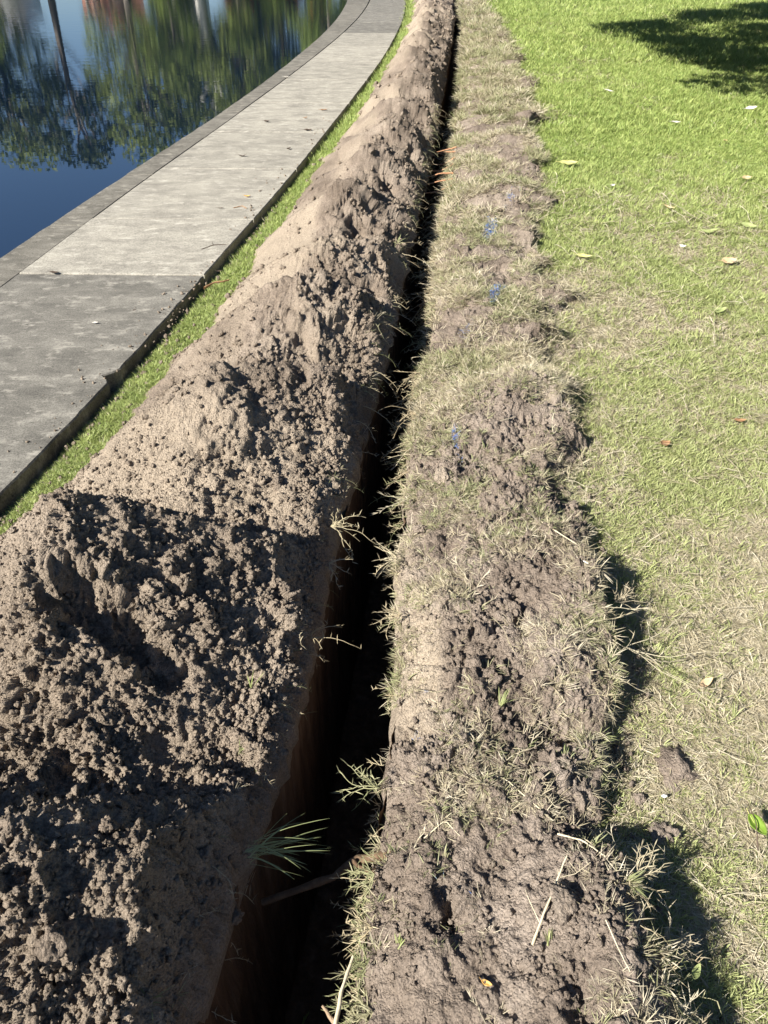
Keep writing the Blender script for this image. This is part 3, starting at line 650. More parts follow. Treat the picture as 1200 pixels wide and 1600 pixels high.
def runner(L, droop=.12, leaf=.014, r=.0011, wig=.35, segs=9, leafp=.75):
    """a creeping couch-grass runner: thin jointed stem with short leaves at the nodes"""
    b = MB(); p = np.zeros(3); d = np.array([1., 0, .12]); P = [p.copy()]
    for k in range(segs):
        d = d + np.array([0, random.uniform(-wig, wig), random.uniform(-wig, wig) * .5 - droop * .5]); d /= np.linalg.norm(d); p = p + d * L / segs; P.append(p.copy())
    b.tube(P, np.linspace(r, r * .5, segs + 1), 4)
    for k in range(1, segs + 1):
        if random.random() > leafp: continue
        dd = P[k] - P[k - 1]; dd /= np.linalg.norm(dd)
        for s in range(random.choice((1, 1, 2, 3 if k == segs else 1))):
            o = rng.normal(size=3) * .8; q = dd + o; q[2] = abs(q[2]) * .6
            blade(b, P[k], q / np.linalg.norm(q), leaf * random.uniform(.6, 1.7), .0022, .15, 2)
    return b
def library(name, meshes):
    c = bpy.data.collections.new(name)
    for i, me in enumerate(meshes): c.objects.link(bpy.data.objects.new(f'{name}_{i:02d}', me))
    return c
def scatter(name, label, cat, pts, rot, scl, idx, coll, kind='stuff', parent=None):
    me = bpy.data.meshes.new(name); n = len(pts); me.vertices.add(n); me.vertices.foreach_set('co', np.asarray(pts, np.float32).ravel())
    for nm, ty, a, pr in (('rot', 'FLOAT_VECTOR', rot, 'vector'), ('scl', 'FLOAT', scl, 'value'), ('idx', 'INT', idx, 'value')):
        at = me.attributes.new(nm, ty, 'POINT'); at.data.foreach_set(pr, np.asarray(a, np.int32 if ty == 'INT' else np.float32).ravel())
    o = link(bpy.data.objects.new(name, me), parent)
    g = bpy.data.node_groups.new(name + '_scatter', 'GeometryNodeTree')
    g.interface.new_socket('Geometry', in_out='INPUT', socket_type='NodeSocketGeometry'); g.interface.new_socket('Geometry', in_out='OUTPUT', socket_type='NodeSocketGeometry')
    gi = g.nodes.new('NodeGroupInput'); go = g.nodes.new('NodeGroupOutput'); ip = g.nodes.new('GeometryNodeInstanceOnPoints'); ci = g.nodes.new('GeometryNodeCollectionInfo')
    ci.inputs['Collection'].default_value = coll; ci.inputs['Separate Children'].default_value = True; ci.inputs['Reset Children'].default_value = True
    def na(nm, ty):
        q = g.nodes.new('GeometryNodeInputNamedAttribute'); q.data_type = ty; q.inputs['Name'].default_value = nm
        return [s for s in q.outputs if s.enabled and s.name == 'Attribute'][0]
    er = g.nodes.new('FunctionNodeEulerToRotation'); g.links.new(na('rot', 'FLOAT_VECTOR'), er.inputs[0])
    g.links.new(gi.outputs[0], ip.inputs['Points']); g.links.new(ci.outputs[0], ip.inputs['Instance']); ip.inputs['Pick Instance'].default_value = True
    g.links.new(na('idx', 'INT'), ip.inputs['Instance Index']); g.links.new(er.outputs[0], ip.inputs['Rotation']); g.links.new(na('scl', 'FLOAT'), ip.inputs['Scale'])
    g.links.new(ip.outputs[0], go.inputs[0])
    md = o.modifiers.new('scatter', 'NODES'); md.node_group = g
    tag(o, label, cat, kind=kind); return o
# lawn tufts ---------------------------------------------------------
G = [tuft(24, .026, .0022, (.35, 1.4), .015, .25).mesh('tuft', M['green']) for _ in range(5)]
Dm = [tuft(18, .034, .0017, (1.1, 1.62), .018, .12).mesh('tuft', M['dry']) for _ in range(5)]
G2 = [tuft(20, .030, .0020, (.6, 1.45), .017, .25).mesh('tuft', M['turfgreen']) for _ in range(4)]
Rn = [runner(random.uniform(.06, .13), .02, .016, .0010).mesh('runner', M['dry']) for _ in range(6)]
LIB = library('grass_library', G + Dm + G2 + Rn)   # 0-4 green, 5-9 dry, 10-13 dull, 14-19 runner
def scat_area(bands, xin, xout):
    """bands of (y0,y1,density per m2,scale)"""
    P = []; Sc = []
    for (y0, y1, dn, sc) in bands:
        yy = np.linspace(y0, y1, 50); wmax = (xout(yy) - xin(yy)).max(); n = int(dn * (y1 - y0) * wmax)
        y = rng.uniform(y0, y1, n); t = rng.uniform(0, wmax, n); x = xin(y) + t; k = x < xout(y)
        P.append(np.stack([x[k], y[k]], 1)); Sc.append(np.full(k.sum(), sc))
    return np.concatenate(P), np.concatenate(Sc)
view_r = lambda y: (.786 * y + .99) * .53 + .25
bands = [(.3, 1.0, 11000, .9), (1.0, 2, 9000, 1.0), (2, 3, 6800, 1.1), (3, 5, 4200, 1.35), (5, 8, 2600, 1.8), (8, 13, 1100, 2.6), (13, 20, 450, 3.8), (20, 34, 200, 5.2)]
P2, Sc = scat_area(bands, lambda y: bank_edge(y) - .07, view_r)
gmask = fbm(P2[:, 0] * 1.7, P2[:, 1] * 1.7, 201, 4) + .5 * fbm(P2[:, 0] * 9, P2[:, 1] * 9, 205, 3)
gp = np.clip(.30 + .58 * sstep(2.4, 8, P2[:, 1] + .5 * (P2[:, 0] - 1)) + .8 * gmask, .10, .94)
isg = rng.random(len(P2)) < gp
n = len(P2); z = (lawn_z(P2[:, 0], P2[:, 1]) + .0) * np.clip(1 - (P2[:, 0] - lipR(P2[:, 1])) / 16, 0, 1)
idx = np.where(isg, rng.integers(0, 5, n), rng.integers(5, 10, n)); rr = rng.random(n) < .08 * (P2[:, 1] < 6); idx = np.where(rr, rng.integers(14, 20, n), idx)
rot = np.stack([rng.normal(0, .12, n), rng.normal(0, .12, n), rng.uniform(0, 6.28, n)], 1)
scatter('lawn_grass', 'short mixed green and straw coloured grass of the open lawn', None, np.c_[P2, z], rot, Sc * rng.uniform(.6, 1.3, n), idx, LIB)
# verge --------------------------------------------------------------
P2, Sc = scat_area([(.5, 2.5, 22000, 1.0), (2.5, 4, 13000, 1.15), (4, 7, 7000, 1.5), (7, 12, 2600, 2.2), (12, 20, 900, 3.2), (20, 32, 350, 4.5)], lambda y: pathR(y) + .02, lambda y: footL(y) + .10)
n = len(P2); idx = np.where(rng.random(n) < .88, rng.integers(0, 5, n), rng.integers(5, 10, n))
edge = np.clip((P2[:, 0] - pathR(P2[:, 1])) / .07, 0, 1)
z = STRIP_Z - .05 * (1 - edge)
scatter('verge_grass', 'bright green grass strip between the concrete path and the heap', None, np.c_[P2, z], np.stack([rng.normal(0, .15, n), rng.normal(.05, .15, n), rng.uniform(0, 6.28, n)], 1), Sc * rng.uniform(.55, 1.15, n), idx, LIB)
# turf remains on the bank --------------------------------------------
def on_grid(GP, GN, ysl, x, y):
    i = np.clip(np.searchsorted(ysl, y), 1, len(ysl) - 1); x0 = GP[i, 2, 0]; x1 = GP[i, -1, 0]
    j = np.clip(((x - x0) / (x1 - x0) * (GP.shape[1] - 3) + 2).astype(int), 0, GP.shape[1] - 1)
    return GP[i, j], GN[i, j]
bands = [(.3, 1.0, 9000, .8), (1.0, 2, 7500, .9), (2, 3, 8000, 1.0), (3, 5, 6500, 1.25), (5, 8, 2800, 1.7), (8, 13, 1300, 2.3), (13, 20, 550, 3.3), (20, 34, 240, 4.5)]
P2, Sc = scat_area(bands, lambda y: lip_edge(y) + .005, lambda y: bank_edge(y) + .02)
x, y = P2[:, 0], P2[:, 1]; gm = fbm(x * 4.5, y * 4.5, 211, 4)
cov = .62 - .49 * sstep(3.1, 2.2, y + .5 * fbm(x * 3, y * 3, 131, 3))
cov = cov + 2.2 * (gm - .02) * (.55 + .45 * (y > 2.6))
cov = cov + .55 * sstep(.10, .0, x - lip_edge(y)) * (fbm(y * 3, y * 0, 213, 2) + .55) + .35 * sstep(.14, .0, bank_edge(y) - x)
for (sx_, sy_) in [(.5, 3.0), (.52, 2.7)]: cov = cov - .5 * np.exp(-((x - sx_) ** 2 + (y - sy_) ** 2) / .03)
k = rng.random(len(x)) < np.clip(cov, 0.02, 1); x, y, Sc = x[k], y[k], Sc[k]
Q, Nn = on_grid(BANKP, nrmB, BY, x, y); n = len(x)
g2 = rng.random(n) < np.clip(.42 + .9 * fbm(x * 3, y * 3, 217, 3), .08, .9)
idx = np.where(g2, rng.integers(10, 14, n), rng.integers(5, 10, n)); rr = rng.random(n) < .16 * (y < 6); idx = np.where(rr, rng.integers(14, 20, n), idx)
scatter('torn_turf', 'trampled dull grass and dead stalks left in the dug soil', None, Q + Nn * -.001, np.stack([rng.normal(0, .35, n), rng.normal(0, .35, n), rng.uniform(0, 6.28, n)], 1), Sc * rng.uniform(.6, 1.3, n), idx, LIB)
# fringe of runners along both lips ------------------------------------
FR = [runner(random.uniform(.05, .15), random.uniform(.1, .3), random.uniform(.012, .02), .0013).mesh('runner', M['runner' if i % 3 else 'turfgreen']) for i in range(12)]
for _ in range(4): FR.append(tuft(12, .05, .0026, (.8, 1.5), .01, .2, 3).mesh('tuft', M['turfgreen']))
for _ in range(3): FR.append(tuft(14, .045, .002, (1.0, 1.6), .012, .2, 3).mesh('tuft', M['dry']))
FLIB = library('fringe_library', FR)
P = []; Ro = []; Sc = []; Ix = []
def fringe(edgef, y0, y1, dn, side, zf, sc, dens):
    m = int((y1 - y0) * dn)
    for _ in range(m):
        y = random.uniform(y0, y1)
        if random.random() > dens(y): continue
        x = float(edgef(np.array([y]))[0]) + side * random.uniform(-.002, .045) ; z = zf(x, y)
        P.append((x, y, z)); Ro.append((random.uniform(-.6, .6), random.uniform(-.1, .35), (math.pi if side > 0 else 0) + random.gauss(0, .55))); Sc.append(sc * random.uniform(.5, 1.2)); Ix.append(random.randrange(len(FR)))
dl = lambda y: float(np.clip(.35 + 1.2 * fbm(np.array([y * 3.]), np.array([0.]), 221, 3)[0], .05, 1))
bz = lambda x, y: bank_point(x, y)[0][2] - .012
fringe(lip_edge, .38, 1.0, 420, 1, bz, .8, dl); fringe(lip_edge, 1.0, 2, 420, 1, bz, .85, dl); fringe(lip_edge, 2, 4, 330, 1, bz, 1.0, lambda y: .3 + dl(y)); fringe(lip_edge, 4, 9, 110, 1, bz, 1.4, lambda y: .9)
fringe(bank_edge, .38, 3, 200, -1, lambda x, y: bz(x - .03, y), .7, dl)
hz = lambda x, y: heap_point(x, y)[0][2]
fringe(lipL, .45, 2.5, 110, -1, hz, .7, lambda y: .3); fringe(lipL, 2.5, 9, 60, -1, hz, 1.2, lambda y: .8)
scatter('edge_runners', 'pale grass runners and roots fringing the cut edges of the trench', None, P, Ro, Sc, Ix, FLIB)

# ------------------------------------------------------------ soil crumbs
import bmesh
def ico(sub=1):
    bm = bmesh.new(); bmesh.ops.create_icosphere(bm, subdivisions=sub, radius=1); V = np.array([v.co[:] for v in bm.verts]); F = np.array([[v.index for v in f.verts] for f in bm.faces]); bm.free(); return V, F
IV, IF = ico(2); IV3, IF3 = ico(4)
def lump_mesh(name, V0, F0, m, seed, amp=.3, flat_=.75, sand=0., fine=.0):
    r = np.random.default_rng(seed); V = V0.copy(); o = r.uniform(0, 50, 3)
    d = amp * fbm(V[:, 0] * 1.5 + o[0] + V[:, 2], V[:, 1] * 1.5 + o[1] - V[:, 2], seed, 3)
    if fine: d = d + fine * fbm(V[:, 0] * 6 + o[0] + 3 * V[:, 2], V[:, 1] * 6 + o[1] - 3 * V[:, 2], seed + 5, 3)
    V = V * (1 + d[:, None]) * (1, r.uniform(.75, 1), flat_)
    return np_mesh(name, V, F0, m, smooth=(len(V0) > 200), cols={'sand': np.full(len(V), sand)})
CR = [lump_mesh('crumb', IV, IF, M['heap'], 300 + k, 1.2, .75, .3, .5) for k in range(6)]
CB = [lump_mesh('crumb', IV, IF, M['bank'], 320 + k, 1.2, .75, .05, .5) for k in range(6)]
CS = [lump_mesh('crumb', IV, IF, M['heap'], 340 + k, .75, .8, .8, .25) for k in range(3)]
CLIB = library('crumb_library', CR + CB + CS)
def crumbs(name, label, GP, GN, ysl, bands, xin, xout, ilo, ihi, wt, rmin=.0018, rmax=.011):
    P2, Sc = scat_area(bands, xin, xout); x, y = P2[:, 0], P2[:, 1]; k = rng.random(len(x)) < wt(x, y); x, y, Sc = x[k], y[k], Sc[k]
    Q, Nn = on_grid(GP, GN, ysl, x, y); n = len(x); s = rmin + (rmax - rmin) * rng.random(n) ** 9; s = s * Sc
    scatter(name, label, None, Q + Nn * (s * .35)[:, None], rng.uniform(0, 6.28, (n, 3)), s, rng.integers(ilo, ihi, n), CLIB)
crumbs('heap_crumbs', 'loose crumbs of sandy soil lying on the heap', HEAPP, nrm, HY, [(.35, 1.2, 42000, .8), (1.2, 2.2, 30000, .9), (2.2, 3.5, 15000, 1.15), (3.5, 6, 4000, 1.6), (6, 10, 1600, 2.0), (10, 20, 450, 3.2), (20, 30, 120, 5)], lambda y: footL(y) - .0, lambda y: lipL(y) - .03, 0, 6, lambda x, y: np.clip(.10 + .35 * smooth_side(x, y) + .55 * fbm(x * 5, y * 5, 401, 3) + .08 * (y < 1.8), .04, .7))
crumbs('bank_crumbs', 'loose crumbs of dark soil lying on the bank', BANKP, nrmB, BY, [(.35, 1.2, 34000, .9), (1.2, 2.2, 24000, .9), (2.2, 3.5, 9000, 1.1), (3.5, 7, 1500, 1.5)], lambda y: lip_edge(y) + .01, lambda y: bank_edge(y) - .01, 6, 12, lambda x, y: np.clip(.35 + 1.2 * fbm(x * 5, y * 5, 411, 3), .05, 1), .0015, .009)
# crumbs spilled at the toe of the heap and beyond the bank edge
P2, Sc = scat_area([(.5, 3, 2600, .8), (3, 6, 900, 1.1), (6, 10, 200, 1.5)], lambda y: footL(y) - .12, lambda y: footL(y) + .03); n = len(P2); s = (.0018 + .012 * rng.random(n) ** 7) * Sc; k = P2[:, 0] > pathR(P2[:, 1]) + .03
P2, s = P2[k], s[k]; n = len(P2)
scatter('toe_crumbs', 'soil crumbs spilled on the verge at the toe of the heap', None, np.c_[P2, STRIP_Z + .006 + s * .3], rng.uniform(0, 6.28, (n, 3)), s, rng.integers(0, 6, n), CLIB)
P2, Sc = scat_area([(.4, 3, 1500, 1), (3, 6, 500, 1.4)], lambda y: bank_edge(y) - .04, lambda y: bank_edge(y) + .09); n = len(P2); s = (.002 + .010 * rng.random(n) ** 4) * Sc
scatter('edge_crumbs', 'soil crumbs rolled off the bank onto the grass', None, np.c_[P2, .008 + s * .3], rng.uniform(0, 6.28, (n, 3)), s, rng.integers(6, 12, n), CLIB)
P2 = np.concatenate([np.stack([pathR(yy_) - rng.gamma(1.3, .06, m), yy_], 1) for m, yy_ in [(260, rng.uniform(2.2, 9, 260))]]); P2 = np.concatenate([P2, np.c_[rng.normal(-1.10, .06, 60), rng.normal(3.75, .22, 60)]]); n = len(P2); s = .0022 + .007 * rng.random(n) ** 4
scatter('path_crumbs', 'tiny crumbs of soil and bark scattered on the concrete path', None, np.c_[P2, s * .4], rng.uniform(0, 6.28, (n, 3)), s, rng.integers(0, 6, n), CLIB)

# ------------------------------------------------------------ single clods
for k, (x, y, r_, fl, mt, sd_, dz, lab) in enumerate([
    (.63, .86, .030, .85, 'bank', 0, 0, 'smooth rounded brown clod on the lawn, nearest the foot of the bank'),
    (.715, 1.02, .05, .5, 'bank', 0, 0, 'broad crumbly brown clod lying flat in the grass'),
    (.60, .945, .018, .7, 'bank', 0, .006, 'small brown clod between the smooth clod and the flat clod'),
    (.21, 2.14, .034, .75, 'bank', .6, .005, 'tan rounded clod beside the trench edge, level with the rear mound'),
    (-1.25, 2.06, .016, .8, 'heap', .3, .01, 'small tan clod on the verge grass beyond the near mound'),
    (-.36, 2.00, .024, .8, 'heap', .1, .01, 'dark shadowed clod on the pale face of the second mound'),
    (-.325, .70, .026, .8, 'heap', .1, .012, 'round clod on the heap edge left of the long grass tuft'),
    (-.29, .76, .022, .9, 'heap', .1, .012, 'upright clod just above the long grass tuft'),
    (-.36, .745, .016, .8, 'heap', .1, .008, 'smaller round clod in the shaded dip of the heap'),
    (-.50, .70, .017, .8, 'heap', .1, .008, 'clod standing in the sun in the middle of the near shade'),
    (-.64, .66, .024, .7, 'heap', .1, .01, 'large lump on the nearest mound at the left edge'),
    (-.53, .50, .022, .7, 'heap', .1, .01, 'bulging lump low on the nearest mound'),
    (.335, .63, .030, .55, 'bank', .25, .008, 'flat tan stone like clod under the pale leaning stem'),
    (.12, 1.88, .022, .7, 'bank', .1, .006, 'small grey brown clod near the trench edge on the dark soil'),
    (.36, 1.44, .022, .8, 'bank', .1, .008, 'clod beside the long crack in the middle of the bank')]):
    me = lump_mesh('soil_clod', IV3, IF3, M[mt], 500 + k, .6, fl, sd_, .3)
    o = link(bpy.data.objects.new('soil_clod', me)); o.scale = (r_,) * 3; o.location = (x, y, surf(x, y) + dz); o.rotation_euler = (0, 0, k * 1.7)
    tag(o, lab, 'clod', 'clods of soil')
o = link(bpy.data.objects.new('pebble', lump_mesh('pebble', IV3, IF3, M['white'], 560, .25, .6))); o.scale = (.007, .005, .006); o.location = (.655, .945, .012); tag(o, 'tiny white pebble in the grass above the smooth clod', 'pebble')

# ------------------------------------------------------------ leaves
def leaf_obj(x, y, L, w, m, rz, curl, lab, z=None, tilt=(0, 0), folded=.35, grp='fallen leaves on the lawn'):
    e = empty('fallen_leaf', (x, y, (surf(x, y) if z is None else z)), rz); e.rotation_euler = (tilt[0], tilt[1], rz); tag(e, lab, 'leaf', grp)
    nu, nv = 11, 7; u = np.linspace(0, 1, nu)[:, None]; v = np.linspace(-1, 1, nv)[None]
    half = w * .5 * np.sin(np.pi * u ** .85) ** .8
    curl = curl + random.uniform(.02, .16); folded = random.uniform(.2, .7)
    X = (u - .5) * L + 0 * v; Yv = v * half * (1 - .1 * np.abs(v)); Zv = curl * L * (2 * u - 1) ** 2 + folded * half * np.abs(v) ** 1.2 + .015 * L * np.sin(u * 14 + v * 3 + x * 9)
    V = np.stack([X, Yv, Zv], -1).reshape(-1, 3); F = grid_faces(nu, nv)
    o = mobj('blade', V, F, M[m], e); sm = o.modifiers.new('thickness', 'SOLIDIFY'); sm.thickness = .0006
    b = MB(); b.tube([(-L * .5 - L * .22, .003, curl * L + .002), (-L * .5, 0, curl * L), (-L * .1, 0, .0005), (L * .35, 0, curl * L * .5)], [L * .012, L * .014, L * .009, L * .003], 5); b.build('midrib', M[m] if m != 'leaf_lime' else M['leaf_yellow'], e)
    return e
G1 = .022
for a in [
    (2.07, 4.42, .085, .05, 'leaf_tan', .2, .10, 'curled tan leaf standing out alone on the upper right lawn'),
    (2.13, 4.96, .11, .035, 'leaf_olive', -.1, .04, 'long pale olive leaf lying flat above the tan leaf'),
    (2.45, 5.09, .09, .04, 'leaf_olive', -.4, .05, 'dark olive leaf near the right edge above the tan leaf'),
    (1.76, 3.71, .07, .035, 'leaf_olive', .1, .06, 'dull green leaf half hidden in grass below the tan leaf'),
    (1.88, 4.69, .035, .02, 'leaf_white', -.4, .1, 'small bleached leaf left of the tan leaf'),
    (1.21, 4.47, .075, .04, 'leaf_yellow', -.2, .06, 'yellowish leaf at the lawn edge beside the dug turf'),
    (1.09, 2.42, .045, .028, 'leaf_brown', .5, .08, 'brown leaf on the thin lawn right of the widest bank'),
    (.86, 1.27, .042, .018, 'leaf_tan', .55, .12, 'folded orange tan leaf near the long pale runner'),
    (1.56, 6.73, .19, .09, 'leaf_yellow', .1, .05, 'large pale yellow green leaf cluster near the turf strip'),
    (4.07, 9.21, .15, .07, 'leaf_white', 0, .05, 'bleached leaf at the edge of the tree shade'),
    (3.0, 8.45, .14, .05, 'leaf_white', .3, .05, 'pale leaf on the bright grass left of the tree shade'),
    (2.03, 5.48, .09, .035, 'leaf_tan', -.3, .05, 'narrow tan leaf above the long olive leaf'),
    (1.75, 6.0, .07, .03, 'leaf_white', .7, .05, 'small cream leaf on the green lawn left of the narrow tan leaf'),
    (2.9, 6.3, .1, .05, 'leaf_tan', .2, .05, 'tan leaf near the right edge above the olive leaves'),
    (3.2, 7.6, .11, .05, 'leaf_yellow', .9, .05, 'yellow leaf near the right edge of the bright grass'),
    (1.45, 2.6, .05, .02, 'leaf_brown', .2, .1, 'small dark brown leaf near the right edge of the thin lawn'),
    (4.9, 10.6, .14, .07, 'leaf_white', .5, .05, 'pale leaf lying inside the tree shade'),
    (2.7, 10.1, .13, .05, 'leaf_white', 0, .05, 'long bleached leaf far up the lawn left of the shade')]:
    x, y = a[:2]; q = 1.2 if a[1] < 5.2 else .85; a = (a[0], a[1], a[2] * q, a[3] * q) + a[4:]; leaf_obj(*a, tilt=(random.uniform(.1, .5), random.uniform(-.2, .2)), z=surf(x, y) + G1 * (1 if y < 3 else 1.3 if y < 6 else 2.2))
# bright lime leaf at right edge with a twig across it
leaf_obj(.82, .85, .054, .038, 'leaf_lime', -1.2, .06, 'glossy lime green leaf at the right edge under a dark twig', z=.05)
leaf_obj(.185, .52, .022, .011, 'leaf_orange', -.4, .08, 'small orange leaf on the soil near the bottom edge', grp='leaves on the dug soil')
leaf_obj(.575, .545, .035, .016, 'leaf_olive', .9, .1, 'green oval leaf hanging in the shade beside the bank', z=.09, grp='leaves on the dug soil')
for (x, y, L, w, m, rz, lab) in [(-1.95, 4.31, .06, .028, 'leaf_dark', -.2, 'dark curled leaf near the joint of the pale slab'), (-.98, 4.33, .035, .015, 'leaf_dark', .4, 'small dark leaf by the slab joint at the grass side'), (-1.19, 5.6, .05, .014, 'leaf_dark', .3, 'dark leaf on the second pale slab'),
    (-1.04, 5.9, .05, .03, 'leaf_orange', .1, 'orange brown leaf scrap on the third pale slab'), (-1.24, 8.69, .07, .04, 'leaf_dark', 0, 'dark leaf high on the path near the kerb side'), (-.77, 8.27, .09, .05, 'leaf_dark', .2, 'black leaf on the path beside the grass edge'),
    (-1.27, 7.18, .08, .03, 'leaf_dark', .1, 'thin dark leaf in the middle of the path'), (-.68, 9.33, .09, .04, 'leaf_brown', .3, 'brown leaf far up the path'), (-.85, 8.9, .06, .03, 'leaf_brown', .8, 'brown leaf beside the black leaf on the path'),
    (-1.34, 11.65, .08, .04, 'leaf_white', .2, 'bleached leaf on the far kerb'), (-.88, 7.46, .06, .03, 'leaf_dark', 1.1, 'small dark leaf near the groove in the path'), (-1.33, 3.76, .02, .012, 'leaf_dark', .4, 'tiny dark leaf on the dark near slab'),
    (-1.49, 3.6, .03, .016, 'leaf_white', .1, 'white scrap of leaf on the dark near slab'), (-1.07, 3.45, .02, .012, 'leaf_dark', .4, 'dark crumb like leaf beside the grass on the near slab')]:
    leaf_obj(x, y, L, w, m, rz, .06, lab, z=.006, grp='leaves on the path')

# ------------------------------------------------------------ single grass tufts, runners, roots and twigs
def thing_mesh(name, mb, m, loc, rz, label, cat, grp=None, rx=0, ry=0, sc=1):
    o = mb.build(name, m); o.location = loc; o.rotation_euler = (rx, ry, rz); o.scale = (sc,) * 3; tag(o, label, cat, grp); return o
random.seed(21)
# long tuft leaning over the trench
b = MB()
for k in range(34):
    az = random.gauss(.10, .42); el = random.uniform(-.35, .75); d = (math.cos(az) * math.cos(el), math.sin(az) * math.cos(el), math.sin(el))
    blade(b, (random.gauss(0, .008), random.gauss(0, .012), random.gauss(0, .006)), d, random.uniform(.07, .19), random.uniform(.0012, .0028), random.uniform(.02, .3), 6)
thing_mesh('grass_tuft', b, M['tuftgreen'], (-.275, .765, .10), 0, 'long green grass tuft leaning over the trench from the near heap', 'grass tuft')
def small_tuft(x, y, lab, n=9, L=.05, az0=1.4, m='green', zoff=0, spread=.6):
    b = MB()
    for k in range(n):
        az = random.gauss(az0, spread); t = random.uniform(.2, 1.0); blade(b, (random.gauss(0, .003), random.gauss(0, .003), 0), (math.sin(t) * math.cos(az), math.sin(t) * math.sin(az), math.cos(t)), L * random.uniform(.5, 1.2), .0028, .08, 4)
    thing_mesh('grass_tuft', b, M[m], (x, y, surf(x, y) + zoff), 0, lab, 'grass tuft')
small_tuft(-.335, 1.19, 'few upright green blades on the heap edge halfway up the near mound', 5, .05, 1.9)
small_tuft(-.345, 1.02, 'small leafy green sprig under the upright blades on the heap edge', 9, .035, .3, 'turfgreen')
small_tuft(-.30, .70, 'curly pale green sprig left of the long grass tuft', 12, .035, .2, 'turfgreen')
small_tuft(-.28, .60, 'small green sprig on the dark trench side below the long tuft', 6, .025, 1.2)
small_tuft(-.26, .84, 'narrow blades standing above the long grass tuft', 6, .05, .9)
small_tuft(.285, 1.13, 'bright green broad bladed tuft in the middle of the bank', 12, .055, .7)
small_tuft(.03, .60, 'small green tuft in a soil crack near the bottom', 8, .022, 1.5)
small_tuft(.30, .57, 'green seedling blades at the foot of the leaning stem', 8, .03, 1.6)
small_tuft(.42, .76, 'green and straw tuft on the bank behind the leaning stem', 16, .04, .4, 'turfgreen')
small_tuft(.47, .68, 'matted pale grass clump on the shaded outer bank', 26, .045, -.4, 'turfgreen')
small_tuft(.50, .56, 'straw coloured clump hanging over the outer bank near the bottom', 26, .045, -.6, 'dry')
small_tuft(.90, 1.17, 'tall fresh green tuft on the lawn at the right edge', 10, .05, 1.5)
def runner_clump(x, y, z, n, L, rz, lab, m='runner', droop=(.1, .3), spread=.5, leaf=.016, r=.0014):
    b = MB()
    for k in range(n):
        q = runner(L * random.uniform(.5, 1.15), random.uniform(*droop), leaf, r, .45); a = random.gauss(0, spread); c, s = math.cos(a), math.sin(a); t = random.uniform(-.4, .5)
        V = np.concatenate(q.V); V = np.stack([V[:, 0] * math.cos(t) - V[:, 2] * math.sin(t), V[:, 1], V[:, 0] * math.sin(t) + V[:, 2] * math.cos(t)], 1); V = np.stack([V[:, 0] * c - V[:, 1] * s, V[:, 0] * s + V[:, 1] * c, V[:, 2]], 1)
        off = b.n; b.V.append(V); b.A += q.A; b.n += len(V)
        for kk, f in q.F.items(): b.F.setdefault(kk, []).append(np.concatenate(f) + off)
    thing_mesh('grass_runner', b, M[m], (x, y, z), rz, lab, 'grass runner', 'single grass runners over the trench')
runner_clump(-.17, 1.83, .10, 12, .15, .1, 'big tangle of pale runners reaching over the trench at the end of the near mound')
runner_clump(-.17, 1.70, .06, 5, .10, -.3, 'short drooping runners under the big tangle')
runner_clump(-.22, 1.40, .05, 4, .17, .0, 'thin forked runner in the shade with a sunlit tip')
runner_clump(-.17, 2.02, .08, 3, .05, .2, 'single bleached stalk poking from the trench wall')
runner_clump(-.01, .93, .07, 7, .12, 2.9, 'thick leafy runners reaching left over the trench above the root', 'turfgreen')
runner_clump(-.02, .74, .06, 8, .07, 3.1, 'short green runners above the vertical stake', 'turfgreen')
runner_clump(-.02, .64, .05, 5, .10, 2.95, 'long bare tipped runner pointing left near the bottom', 'runner', (.0, .1), .2)
runner_clump(-.03, .58, .02, 9, .055, 3.0, 'bushy green runners at the top of the stake', 'turfgreen')
runner_clump(-.02, .50, .03, 8, .05, 3.2, 'small runners at the bottom of the trench edge', 'turfgreen')
runner_clump(.05, 1.48, .06, 6, .11, 3.3, 'long looping runners hanging over the trench by the pale sand')
runner_clump(.04, 1.72, .06, 8, .10, 3.0, 'knotted pale runners over the trench at mid height')
runner_clump(.13, 2.6, .06, 9, .15, 3.1, 'spiky straw runners hanging over the far trench')
runner_clump(.16, 2.95, .06, 8, .17, 3.5, 'long pale runners curling down into the far trench')
runner_clump(.66, 1.50, .09, 9, .09, .6, 'curling white runners sticking up at the shaded bank notch', 'dry', (-.3, .1))
runner_clump(.66, 1.36, .06, 5, .26, -.35, 'long straight runner lying from the bank onto the lawn', 'dry', (.0, .05), .12)
runner_clump(.50, .70, .14, 8, .07, .7, 'curling runners above the big shadow of the outer bank', 'dry', (-.2, .1))
runner_clump(.53, .60, .10, 8, .08, -.1, 'arched white runners over the outer bank shadow', 'dry', (0, .3))
runner_clump(.50, .50, .06, 7, .10, .5, 'leafy runners by the hanging oval leaf', 'turfgreen')
